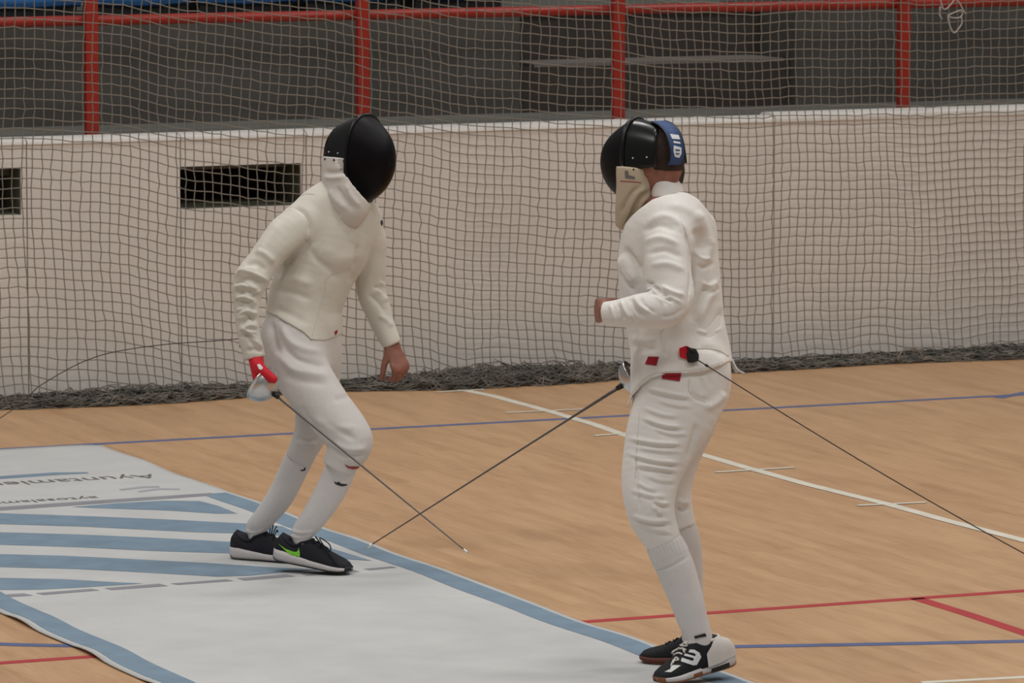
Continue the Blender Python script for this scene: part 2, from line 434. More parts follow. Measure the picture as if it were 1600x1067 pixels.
strip('court_line', catmull([F2(-160, 1000), F2(0, 1006.5), F2(100, 1009), F2(500, 1016), F2(850, 1016), F2(1148, 1010.5), F2(1375, 1006.5), F2(1600, 1002), F2(1800, 999)], 4), 0.055, 'line_blue', FLOOR, z=0.0014, label='near blue court line passing beneath the fencing mat')
strip('court_line', [F2(1440, 1066.5), F2(1600, 1058), F2(1800, 1047)], 0.035, 'tape', FLOOR, label='pale line at the bottom right corner')
strip('court_line', [F2(1560, 622), F2(1600, 614), F2(1680, 600)], 0.05, 'line_blue', FLOOR, z=0.0016)
# tape line with short cross strips
tp = empty('floor_tape', (9.47, 19.5, 0), label='long white tape line with short cross strips stuck on the wooden floor', category='tape')
strip('tape_strip', [F2(716, 608), F2(770, 619), F2(866, 645), F2(930, 664), F2(975, 680), F2(1100, 711.5), F2(1180, 735)], 0.05, 'tape', tp, z=0.002)
strip('tape_strip', [F2(1172, 732.5), F2(1260, 757), F2(1390, 789), F2(1480, 814), F2(1600, 845), F2(1760, 884)], 0.052, 'tape', tp, z=0.0026)
for a, b in (((682, 613.5), (757, 609)), ((790, 645.5), (912, 640)), ((929, 681.5), (1010, 675)), ((1118, 738.5), (1241, 731)), ((1340, 790.5), (1447, 785.5))):
    strip('cross_strip', [F2(*a), F2(*b)], 0.025, 'tape', tp, z=0.0034)
# the barrier: panels, two openings, a rounded cap
WALL = empty('wall_back', (9.8, WY, 0), kind='structure', label='low cream painted barrier with a rounded white cap and two dark openings')
TH, HZ = 0.16, 1.178
wx = lambda px, py=400: onY(px, py, WY)[0]
seams = [4.2, wx(-300), wx(43), wx(283), wx(479), wx(1209), wx(1900), 17.0]
def zat(px, py): return onY(px, py, WY)[2]
slots = {1: (wx(-140), wx(34), zat(0, 337), zat(0, 264)), 3: (wx(283)+0.004, wx(471), zat(380, 324), zat(380, 257.5))}
for i in range(len(seams)-1):
    x0, x1 = seams[i]+0.003, seams[i+1]-0.003
    if i in slots:
        a, b, c, d = slots[i]
        parts = [box(x0, x1, WY, WY+TH, 0.0, c), box(x0, x1, WY, WY+TH, d, HZ), box(b, x1, WY, WY+TH, c, d)]
        if a-x0 > 0.002: parts.append(box(x0, a, WY, WY+TH, c, d))
        vv, ff = merge(parts)
        p = obj('wall_panel', vv, ff, 'wall', WALL, smooth=False)
        r = merge([box(a-0.05, b+0.05, WY+TH+0.32, WY+TH+0.34, c-0.1, d+0.1)])
        obj('recess_back', *r, 'slot_dark', WALL, smooth=False)
        obj('recess_floor', *box(a-0.05, b+0.05, WY+TH+0.001, WY+TH+0.34, c-0.03, c+0.012), 'slot_shade', WALL, smooth=False)
        for q in (a-0.05, b+0.03): obj('recess_side', *box(q, q+0.02, WY+TH+0.001, WY+TH+0.34, c-0.03, d+0.03), 'slot_dark', WALL, smooth=False)
        obj('jamb_shade_liner', *box(b-0.005, b-0.0005, WY+0.012, WY+TH+0.3, c+0.001, d-0.001), 'slot_shade', WALL, smooth=False)  # thin liner added over the lit jamb, its shade painted in
        obj('sill_shade_liner', *box(a+0.001, b-0.005, WY+0.03, WY+TH+0.3, c+0.0005, c+0.006), 'slot_shade', WALL, smooth=False)  # liner added for the green shadow strip along the sill
        obj('recess_ceiling', *box(a-0.05, b+0.05, WY+TH+0.001, WY+TH+0.34, d, d+0.03), 'slot_dark', WALL, smooth=False)
    else:
        obj('wall_panel', *box(x0, x1, WY, WY+TH, 0.0, HZ), 'wall', WALL, smooth=False)
    ring = []
    dz = 0.014 if i >= 5 else 0.0
    for xx in (x0, x1):
        ring.append([(xx, WY-0.008+(TH+0.016)/2*(1-math.cos(math.pi*k/12)), HZ+dz-0.004+0.026*math.sin(math.pi*k/12)**0.7) for k in range(13)] + [(xx, WY+TH+0.008, HZ-0.008), (xx, WY-0.008, HZ-0.008)])
    fixn(obj('wall_cap', *loft(ring), 'wall_cap', WALL, smooth=False))
obj('base_shade_strip', *box(4.2, 17, WY-0.012, WY+0.002, 0, 0.035), 'black', WALL, smooth=False)  # black strip painting in the shadow line at the barrier foot
# stand behind: walkway, riser with a stair opening, tier
LY = WY+TH+1.0
obj('walkway', *box(3, 19, WY+TH, LY+0.0, 1.02, 1.165), 'ledge', None, origin=(10, LY-0.5, 1.02), smooth=False, kind='structure', label='grey concrete walkway behind the barrier')
sx0, sx1 = onY(812, 130, LY)[0], onY(1242, 130, LY)[0]
TZ = 1.632
RZ = empty('wall_riser', (10, LY, 1.1), kind='structure', label='dark painted riser of the seating tier with a stair opening')
obj('riser_panel', *box(3, sx0, LY, LY+0.9, 1.0, TZ+0.019), 'riser', RZ, smooth=False)
obj('riser_panel', *box(sx1, 19, LY, LY+0.9, 1.0, TZ+0.02), 'riser', RZ, smooth=False)
obj('stair_riser', *box(sx0, sx1, LY+0.05, LY+0.4, 1.0, 1.385), 'stair', RZ, smooth=False)
obj('stair_tread', *box(sx0+0.1, sx1-0.04, LY+0.05, LY+0.395, 1.385, 1.40), 'tread', RZ, smooth=False)
obj('stair_riser', *box(sx0, sx1, LY+0.4, LY+0.9, 1.0, TZ-0.004), 'stair', RZ, smooth=False)
TIER = empty('floor_tier', (10, LY+0.9, TZ), kind='structure', label='concrete seating tier above the dark riser')
obj('tier_top', *box(3, sx0, LY+0.03, LY+1.8, TZ, TZ+0.02), 'ledge', TIER, smooth=False)
obj('tier_top', *box(sx0, 19, LY+0.38, LY+1.8, TZ+0.0, TZ+0.018), 'ledge', TIER, smooth=False)
obj('back_riser', *box(3, 19, LY+1.8, LY+1.9, 1.66, 3.2), 'stair', TIER, smooth=False)

# ================================================================== RAILING
RY = WY+TH+0.06
rail = empty('railing', (10, RY, 1.165), label='red painted metal railing behind the white barrier', category='railing')
for px in (-290, 142.5, 566.5, 965.5, 1411.5, 1850):
    c = onY(px, 120, RY)[0]; hw = 0.030
    bevel(obj('post', *box(c-hw, c+hw, RY-0.02, RY+0.02, 1.165, 2.25), 'red_rail', rail, smooth=False), 0.004)
    obj('base_plate', *box(c-0.045, c+0.045, RY-0.045, RY+0.045, 1.165, 1.175), 'red_rail', rail, smooth=False)
zr = lambda px, py: onY(px, py, RY+0.045)[2]
pts = [(x, RY+0.045, zr(700, 20.5)) for x in np.linspace(4.4, 16.5, 12)]
obj('rail_tube', *tube(pts, 0.0245, 14), 'red_rail', rail)
obj('rail_tube', *tube([(p[0], RY, 2.26) for p in pts], 0.0245, 14), 'red_rail', rail)

# ================================================================== SEATS
def seat_mesh(x0, x1, y0, z0):
    rings = []; wd = x1-x0
    prof = [(0.018, -0.035), (0.0, -0.02), (0.004, 0.02), (0.03, 0.042), (0.10, 0.045), (0.28, 0.02), (0.38, 0.03), (0.42, 0.09), (0.45, 0.22), (0.475, 0.36), (0.49, 0.38)]
    ins = [(q[0]+0.012, q[1]-0.014) if i < 7 else (q[0]+0.02, q[1]-0.004) for i, q in enumerate(prof)]
    loop = prof+ins[::-1]
    for k in range(15):
        s = k/14*2-1; edge = abs(s)**6; x = x0+wd*(k/14)
        rings.append([(x, y0+yy+0.02*edge, z0+zz+(0.018*s*s if zz < 0.06 else 0)-0.012*edge) for yy, zz in loop])
    return loft(rings)
seat_px = [(-70, 131), (150, 302), (311, 468), (478, 637), (649, 795)]
SY = LY+0.36
sides = ['far left blue plastic stadium seat cut by the frame edge', 'blue plastic stadium seat just right of the leftmost red post', 'middle blue plastic stadium seat of the row of five', 'blue plastic stadium seat behind the second red post', 'rightmost blue plastic stadium seat of the row']
for (a, b), lb in zip(seat_px, sides):
    x0, x1 = onY(a, 8, SY)[0], onY(b, 8, SY)[0]
    e_ = empty('stadium_seat', ((x0+x1)/2, SY, TZ+0.02), label=lb, category='seat', group='blue stadium seats')
    md = obj('seat_shell', *seat_mesh(x0, x1, SY, TZ+0.120), 'seat_blue', e_); fixn(md)
    obj('seat_gap_shade', *box(x0+0.02, x1-0.02, SY+0.05, SY+0.11, TZ+0.02, TZ+0.098), 'black', e_, smooth=False)  # black box added as the dark shade in the gap under the seat
    for s in (0.15, 0.85):
        x = x0+(x1-x0)*s
        obj('leg', *box(x-0.02, x+0.02, SY+0.1, SY+0.36, TZ+0.02, TZ+0.15), 'black', e_, smooth=False)

# ================================================================== NET
NY = WY-0.13
CELL = 0.0448
NX0, NX1 = 5.6, 14.4
# how far the rows sag along the barrier (slope relative to level)
sagx = [wx(q) for q in (-600, 0, 100, 200, 600, 760, 960, 1080, 1200, 1600, 2200)]
sags = [0.03, 0.06, 0.085, 0.185, 0.175, 0.135, 0.105, 0.055, 0.02, -0.008, -0.01]
ux = np.linspace(NX0, NX1, 400); us = np.interp(ux, sagx, sags); sag = -np.concatenate([[0], np.cumsum((us[1:]+us[:-1])/2*np.diff(ux))])
nc = int((NX1-NX0)/CELL); nr = 62
rng = np.random.default_rng(11)
ci = np.arange(nc); ri = np.arange(nr)
Xc = NX0+ci*CELL
base = np.interp(Xc, ux, sag)
top = 2.62
Zn = top + base[None, :] + 0.1 - ri[:, None]*CELL*1.0
Xn = np.repeat(Xc[None, :], nr, 0)
Xn = Xn + 0.014*np.sin(Zn*2.6+Xn*1.1)+0.005*np.sin(Zn*7+Xn*4.0) + rng.normal(0, 0.0022, Xn.shape)
Zn = Zn + 0.008*np.sin(Xn*5.0+1)+0.004*np.sin(Xn*13) + rng.normal(0, 0.0022, Zn.shape)
low = np.clip((0.30-Zn)/0.30, 0, 1)
Xn = Xn + low*(0.014*np.sin(Xn*9)+0.010*np.sin(Xn*23+2)); Zn = Zn+low*(0.016*np.sin(Xn*7+1.3)+0.010*np.sin(Xn*19))
Yn = NY + 0.02*np.sin(Xn*2.2)+0.012*np.sin(Xn*5.1+Zn*2) - 0.05*low**2
def cords(polys, rad):
    out = []
    for pl in polys:
        if len(pl) > 1: out.append(tube(pl, rad, 4, caps=False, up=(0.3, 1, 0.2)))
    return merge(out)
polys = []
zmin = 0.035
for r_ in range(nr):
    cur = []
    for c_ in range(nc):
        if Zn[r_, c_] > zmin and Zn[r_, c_] < 2.3: cur.append((Xn[r_, c_], Yn[r_, c_], Zn[r_, c_]))
        else:
            polys.append(cur); cur = []
    polys.append(cur)
for c_ in range(nc):
    cur = [(Xn[r_, c_], Yn[r_, c_], Zn[r_, c_]) for r_ in range(nr) if zmin-CELL < Zn[r_, c_] < 2.3]
    if cur and cur[-1][2] < 0.04: cur[-1] = (cur[-1][0], cur[-1][1], max(cur[-1][2], 0.012))
    polys.append(cur)
NET = empty('sports_net', (10, NY, 0), label='brown square-mesh safety net hanging in front of the barrier', category='net')
obj('net_mesh', *cords(polys, 0.0024), 'net', NET, kind='stuff')
# the slack of the net bunched along the floor
heap = []
xs = np.linspace(NX0, NX1, 260)
for k in range(150):
    y0 = rng.uniform(0.03, 0.25); z0 = rng.uniform(0.003, 0.055)*(1-abs(y0-0.13)/0.2)
    ph = rng.uniform(0, 6.28, 5); kk = rng.uniform(3, 42, 5)
    lump = 0.75+0.45*np.sin(xs*1.7+0.6)*np.sin(xs*0.9+2)+0.15*np.sin(xs*4.1)
    yy = sum(np.sin(xs*kk[i]+ph[i]) for i in range(5))*0.014
    zz = sum(np.sin(xs*kk[i]*1.3+ph[4-i]) for i in range(5))*0.009
    pts = np.stack([xs+rng.normal(0, 0.014, len(xs)), WY-0.035-np.clip((y0+yy)*np.clip(lump, 0.45, 1.15), 0.0, 0.4), np.clip((z0+zz)*lump*1.05, 0.003, 0.13)], 1)
    heap.append(tube(pts, 0.0024, 4, caps=False, up=(0.3, 1, 0.2)))
obj('net_heap', *merge(heap), 'net_heap', NET, kind='stuff', label='slack of the net bunched along the floor')
loopc = fl(1408, 566); th = np.linspace(0, math.pi, 18)
lp = [(loopc[0]+0.065*math.cos(t), WY-0.24, 0.02+0.06*math.sin(t)) for t in th]
obj('net_loop', *tube(lp, 0.005, 5), 'net', NET)
# string tied to the net by the railing
def onN(x, y): return onY(x, y, NY-0.02)
st = empty('string_tie', onN(1486, 30), label='knotted white string tied to the net at top right', category='string')
for pl in ([(1467, -8), (1471, 5), (1474, 14), (1480, 13), (1488, 4), (1493, -1), (1500, 6), (1504, 14), (1509, 22)], [(1480, 25), (1490, 20), (1501, 16), (1504, 21), (1500, 27), (1490, 28), (1481, 25.5)], [(1481, 27), (1484, 40), (1490, 51), (1496, 47), (1503, 36), (1502, 26)], [(1469, 10), (1468, 22), (1472, 30)]):
    c = catmull([onN(*q) for q in pl], 5)
    obj('string_loop', *tube(c, 0.0032, 6), 'string', st)

# ================================================================== PISTE MAT
MX0, MX1 = 5.479, 7.235
MYF = 21.17
def mh(x, y):
    x = np.asarray(x, float); y = np.asarray(y, float)
    eL = np.clip(1-(x-MX0)/0.25, 0, 1)**2; eR = np.clip(1-(MX1-x)/0.2, 0, 1)**2; eF = np.clip(1-(MYF-y)/0.3, 0, 1)**2
    return 0.0045 + 0.0015*np.sin(3.1*y+0.8*x)*np.sin(1.7*x+0.4) + eL*(0.008*np.clip(np.sin(9.0*y+0.8), 0, 1)+0.002) + eR*0.004*np.clip(np.sin(5.3*y), 0, 1) + eF*0.006*np.clip(np.sin(5*x+1.2), 0, 1)
def medge(y): return MX1 + 0.006*np.sin(3.3*y+1.0)+0.005*np.sin(7.7*y)
def medgeL(y): return MX0 + 0.004*np.sin(9.0*y)+0.003*np.sin(4.0*y)
nu, nv = 48, 170
ys_ = np.linspace(10.2, MYF, nv); V = []; 
for y in ys_:
    a, b = medgeL(y), medge(y)
    for s in np.linspace(0, 1, nu):
        x = a+(b-a)*s
        yy = y
        if y > MYF-0.12:                       # rounded far corner
            yy = y - 0.05*max(0, (x-(MX1-0.12))/0.12)**2
        V.append((x, yy, float(mh(x, y))))
Fc = [(j*nu+i, j*nu+i+1, (j+1)*nu+i+1, (j+1)*nu+i) for j in range(nv-1) for i in range(nu-1)]
V2 = [(q[0], q[1], q[2]-0.0028) for q in V]; n0 = len(V)
F2_ = [tuple(n0+i for i in q[::-1]) for q in Fc]
rim = [i for i in range(nu)]+[j*nu+nu-1 for j in range(1, nv)]+[(nv-1)*nu+i for i in range(nu-2, -1, -1)]+[j*nu for j in range(nv-2, 0, -1)]
side_ = [(rim[k], rim[k]+n0, rim[(k+1) % len(rim)]+n0, rim[(k+1) % len(rim)]) for k in range(len(rim))]
MAT = fixn(obj('fencing_mat', V+V2, Fc+F2_+side_, 'mat', None, origin=(6.35, 16, 0), label='long white fencing mat with printed blue stripes on the wooden floor', category='mat'))
def printed(name, poly, material, step=0.12, dz=0.0009, world=False, **props):
    pl = [Vector(p) if world else Vector(fl(*p, 0.0055)[:2]) for p in poly]; pts = []
    n = len(pl)
    for i in range(n):
        a, b = pl[i], pl[(i+1) % n]; k = max(1, int((b-a).length/0.05)); pts += [a+(b-a)*j/k for j in range(k)]
    nb = len(pts)
    v_, e_, f_, *_ = geometry.delaunay_2d_cdt(pts, [(i, (i+1) % nb) for i in range(nb)], [list(range(nb))], 1, 1e-5)
    Vv = [(p.x, p.y, float(mh(p.x, p.y))+dz) for p in v_]
    o = fixn(obj(name, Vv, [tuple(q) for q in f_], material, MAT, **props))
    if len(o.data.polygons) and o.data.polygons[0].normal.z < 0: o.data.flip_normals()
    return o
yy = np.linspace(10.25, 19.53, 120)
printed('border_band', [(float(medge(y))-0.022, y) for y in yy]+[(float(medge(y))-0.125, y) for y in yy[::-1]], 'mat_blue', world=True)
yy = np.linspace(10.25, 19.53, 160)
printed('border_band', [(float(medgeL(y))+0.028, y) for y in yy]+[(float(medgeL(y))+0.135, y) for y in yy[::-1]], 'mat_blue', world=True)
for pl in ([(113, 791.5), (180, 786), (254, 782), (312, 782.5), (341, 790), (371, 802), (338, 802), (262, 797), (147, 793)],
           [(-90, 799), (0, 801), (134, 805.5), (262, 811), (394, 818), (441, 822), (474, 837), (460, 838), (388, 833.5), (302, 831), (131, 822), (0, 818), (-90, 815)],
           [(-90, 828), (0, 831), (120, 834.5), (240, 840), (360, 846.5), (450, 850), (512, 855), (581, 876), (530, 873), (450, 868), (367, 865), (236, 861), (120, 855), (0, 851), (-90, 848)],
           [(-90, 863), (0, 866), (100, 868.5), (210, 874), (330, 880), (420, 886), (500, 890), (440, 894), (390, 899), (341, 900.5), (223, 894), (120, 889), (0, 886), (-90, 882)],
           [(-70, 903), (0, 902.6), (97, 904.4), (160, 908), (223, 911), (130, 917), (60, 920.5), (0, 921.5), (-60, 921)]):
    printed('stripe', pl, 'mat_blue')
printed('cross_line', [(-100, 798.5), (0, 791.5), (331, 769.8), (331, 774), (0, 797), (-100, 804)], 'mat_grey')
for pl in ([(-60, 934), (37.5, 926.5), (51.5, 929.7), (-50, 937)], [(56, 926), (142.5, 919), (155.6, 921.6), (67.5, 928.7)], [(163, 918), (249, 911.3), (262.5, 914.7), (174.4, 921)], [(266, 911), (354, 904.4), (365, 907), (278, 913)], [(370, 903), (448, 897), (462, 900), (382, 906.5)], [(470, 896), (552, 890), (562, 893), (480, 899)], [(568, 888.5), (612, 884.6), (620, 886.5), (578, 890.5)]):
    printed('dash', pl, 'mat_grey')
printed('logo_bar', [(-90, 749), (0, 744), (85, 738), (135, 737.5), (139, 739.3), (85, 742.3), (0, 748.5), (-90, 754)], 'mat_blue')
def lettering(txt, start_px, size, material, squash=1.0):
    cu = bpy.data.curves.new('lettering', 'FONT'); cu.body = txt; cu.size = size; cu.resolution_u = 3
    to = bpy.data.objects.new('lettering_tmp', cu); COL.objects.link(to)
    dg = bpy.context.evaluated_depsgraph_get(); me = bpy.data.meshes.new_from_object(to.evaluated_get(dg))
    s = fl(*start_px, 0.0055); Vv = []
    for q in me.vertices:
        x, y = s[0]-q.co.x*squash, s[1]-q.co.y      # reads from the barrier side
        Vv.append((x, y, float(mh(x, y))+0.0012))
    Fc = [tuple(p.vertices) for p in me.polygons]
    bpy.data.objects.remove(to)
    o = obj('lettering', Vv, Fc, material, MAT, smooth=False)
    return o
lettering('Ayuntamiento', (237, 740.5), 0.165, 'mat_text', 0.9)
lettering('aytosalamanca.es', (150, 775.0), 0.10, 'mat_text', 1.0)
printed('faint_print', [(186, 764), (222, 759.5), (248, 759), (250, 761), (225, 762), (190, 766)], 'mat_pale')
printed('faint_print', [(215, 767), (246, 762.5), (282, 763), (280, 765), (250, 764.8), (218, 769)], 'mat_pale')
# ================================================================== PEOPLE
UPZ = np.array([0, 0, 1.0])
def nz(v): v = np.asarray(v, dtype=float); return v/np.linalg.norm(v)
def rot(v, ax, ang):
    ax = nz(ax); return v*math.cos(ang)+np.cross(ax, v)*math.sin(ang)+ax*(ax@v)*(1-math.cos(ang))
def hand_field(wrist, f, n, thumb_side, curl, size=1.0, vox=0.0024, arm_from=None, thumb_curl=0.5, grow=0.0, thumb_out=0.75):
    """f: wrist->knuckles, n: palm normal, thumb_side: +1/-1 along f x n."""
    f = nz(f); n = nz(n-(n@f)*f); s = np.cross(f, n)*thumb_side
    c = wrist+f*0.08*size; F_ = Field(c-0.16*size, c+0.16*size, vox)
    if arm_from is not None: F_.chain([(arm_from, 0.031*size, 0.026*size), (wrist, 0.028*size, 0.02*size)], s, grow=grow)
    F_.chain([(wrist-f*0.01, 0.027*size, 0.019*size), (wrist+f*0.035*size, 0.036*size, 0.017*size), (wrist+f*0.078*size, 0.041*size, 0.0145*size), (wrist+f*0.092*size, 0.038*size, 0.011*size)], s, k=0.012, grow=grow)
    for i, (off, L, r) in enumerate(((0.030, 0.074, 0.0092), (0.010, 0.082, 0.0096), (-0.0105, 0.076, 0.0092), (-0.030, 0.060, 0.0080))):
        p = wrist+(f*(0.088-0.004*abs(i-1))+s*off)*size; d = f.copy(); pts = [(p-f*0.012*size, r*size, r*size)]
        ax = np.cross(f, n)
        cc = curl[i] if hasattr(curl, '__len__') else curl
        for j, (fr, am) in enumerate(((0.45, 0.75), (0.30, 1.15), (0.25, 0.7))):
            d = rot(d, ax, cc*am); pts.append((p, r*size*(1-0.06*j), r*size*(1-0.06*j))); p = p+d*L*fr*size
        pts.append((p, r*size*0.8, r*size*0.8))
        F_.chain(pts, s, k=0.006, sub=3, grow=grow)
    p = wrist+(f*0.022+s*0.026+n*0.008)*size; d = nz(f*0.65+s*thumb_out+n*0.35)
    pts = [(p-d*0.012*size, 0.014*size, 0.013*size)]; p = p+d*0.036*size; pts.append((p, 0.012*size, 0.0115*size))
    d = nz(d*(1-thumb_curl)+(f*0.8+n*0.7)*thumb_curl); p = p+d*0.032*size; pts.append((p, 0.0105*size, 0.010*size))
    d = nz(d+n*0.35*thumb_curl+f*0.2); p = p+d*0.024*size; pts.append((p, 0.008*size, 0.008*size))
    F_.chain(pts, s, k=0.010, sub=3, grow=grow)
    return F_
def bounds(*chains, m=0.16):
    p = np.array([q[0] for c in chains for q in c]); return p.min(0)-m, p.max(0)+m
def grow_field(chains, vox, ks, grow=0.0, m=0.19):
    lo, hi = bounds(*[c[0] for c in chains], m=m); F_ = Field(lo, hi, vox)
    for (c, s), k in zip(chains, ks): F_.chain(c, s, k=k, grow=grow)
    return F_
def catq(meshes):
    V = []; Q = []; n = 0
    for v, q in meshes: V.append(v); Q.append(q+n); n += len(v)
    return np.concatenate(V), np.concatenate(Q)

# ---------------------------------------------------------------- fencing mask (head frame F forward, S to its left, U up)
def make_mask(person, Cm, Fd, Ud, b, a=0.095, dep=0.13, L=0.127, drop=0.0, near=1):
    Fd = nz(Fd); Ud = nz(Ud-(Ud@Fd)*Fd); S = np.cross(Ud, Fd)
    root_mesh = None
    def rimpt(ph, sc=1.0):
        c, s = math.cos(ph), math.sin(ph)
        bb = b*(1.0 if s > 0 else 1.0); aa = a*(1.0 if s > -0.0 else (1-0.17*abs(s)**1.5))
        return S*aa*math.copysign(abs(c)**0.86, c)*sc + Ud*bb*math.copysign(abs(s)**0.95, s)*sc
    n = 56; rings = []
    for k in range(15):
        r = 1-k/14.0*0.985
        rings.append([Cm+rimpt(2*math.pi*j/n, r)+Fd*dep*(1-r**2.7) for j in range(n)])
    inner = [[p-Fd*0.004 for p in rg] for rg in rings[::-1]]
    face = obj('mask', *loft(rings+inner, caps=False), 'mask_mesh', person, label='black wire mesh fencing mask front'); fixn(face)
    obj('mask_rim', *tube([Cm+rimpt(2*math.pi*j/n)*1.005-Fd*0.004 for j in range(n+1)], 0.0075, 8, up=Fd), 'mask_trim', face)
    # side and top band reaching back over the head
    m = 34; rr = []
    for k in range(10):
        t = k/9.0
        rg = []
        for j in range(m+1):
            ph = math.radians(-6)+math.radians(192)*j/m
            aa = a*(1-0.07*t); bb = b*(1-0.10*t*t-0.10*t)
            back = L*(1-0.22*max(0, math.sin(ph))**4)
            rg.append(Cm-Fd*back*t+S*aa*1.012*math.cos(ph)+Ud*(bb*1.01*math.sin(ph)))
        rr.append(rg)
    outer = rr; inn = [[Cm-Fd*0+ (p-Cm)*0.955 for p in rg] for rg in rr]
    loop = [o_+i_[::-1] for o_, i_ in zip(outer, inn)]
    band = obj('mask_band', *loft(loop), 'mask_soft', face); fixn(band)
    for ph in (8, 172):
        for t in (0.35, 0.75):
            c_, s_ = math.cos(math.radians(ph)), math.sin(math.radians(ph))
            q = Cm-Fd*L*t+S*a*1.0*c_*(1-0.07*t)+Ud*b*0.14
            nn_ = S*(1 if c_ > 0 else -1)
            obj('rivet', *tube([q, q+nn_*0.006], [0.0035, 0.0025], 8), 'steel', band)
    return face, band, S, Ud, Fd

def head_chain(F_, c, Fd, S, U, grow=0.0, face=True):
    F_.ball(c, (0.092+grow, 0.072+grow, 0.105+grow), (Fd, S, U), 0.02)
    F_.ball(c+Fd*0.028-U*0.062, (0.062+grow, 0.056+grow, 0.055+grow), (Fd, S, U), 0.04)
    if face:
        F_.ball(c+Fd*0.098-U*0.03, (0.016, 0.012, 0.022), (Fd, S, U), 0.02)        # nose
        F_.ball(c+Fd*0.083-U*0.075, (0.014, 0.024, 0.008), (Fd, S, U), 0.012)      # lips
        F_.ball(c+Fd*0.080+U*0.008, (0.016, 0.05, 0.010), (Fd, S, U), 0.02)        # brow
        for s in (-1, 1):
            F_.ball(c+S*s*0.074-U*0.025-Fd*0.008, (0.018, 0.009, 0.030), (Fd, S, U), 0.008)

# ---------------------------------------------------------------- shoes (x heel->toe, y left, z up), built in a frame and placed
T_ = [0.0, 0.03, 0.1, 0.25, 0.45, 0.62, 0.76, 0.86, 0.93, 0.98, 1.0]
W_ = [0.014, 0.025, 0.036, 0.040, 0.039, 0.043, 0.046, 0.044, 0.036, 0.022, 0.010]
HT = [0.0, 0.06, 0.12, 0.2, 0.28, 0.36, 0.44, 0.54, 0.66, 0.78, 0.88, 0.95, 1.0]
HH = [0.070, 0.093, 0.088, 0.078, 0.080, 0.094, 0.096, 0.084, 0.068, 0.057, 0.049, 0.040, 0.022]
def shoe_frame(heel, toe):
    heel = np.asarray(heel); toe = np.asarray(toe); Ln = np.linalg.norm(toe-heel); X = (toe-heel)/Ln; Yv = nz(np.cross(UPZ, X)); Z = np.cross(X, Yv); k = Ln/0.285
    return lambda x, y, z: heel+X*x*Ln+Yv*y*k+Z*z*k
def shin(mk, pts, d0, W, at, rad, top_=None):
    """lower leg from drawn centre line (px, py, r_side, r_front) down into the shoe."""
    a = W(at, 0, 0.112); da = (a-CP)@FW; n = len(pts); out = []
    for i, (x, y, r1, r2) in enumerate(pts):
        out.append((P(x, y, d0+(da-d0)*i/n), r1, r2))
    out = ([(top_, out[0][1], out[0][2])] if top_ is not None else [])+out
    return out+[(a, rad, rad), (W(at+0.01, 0, 0.085), rad*0.86, rad*0.92), (W(at+0.02, 0, 0.055), 0.029, 0.030), (W(at+0.06, 0, 0.045), 0.024, 0.024)]
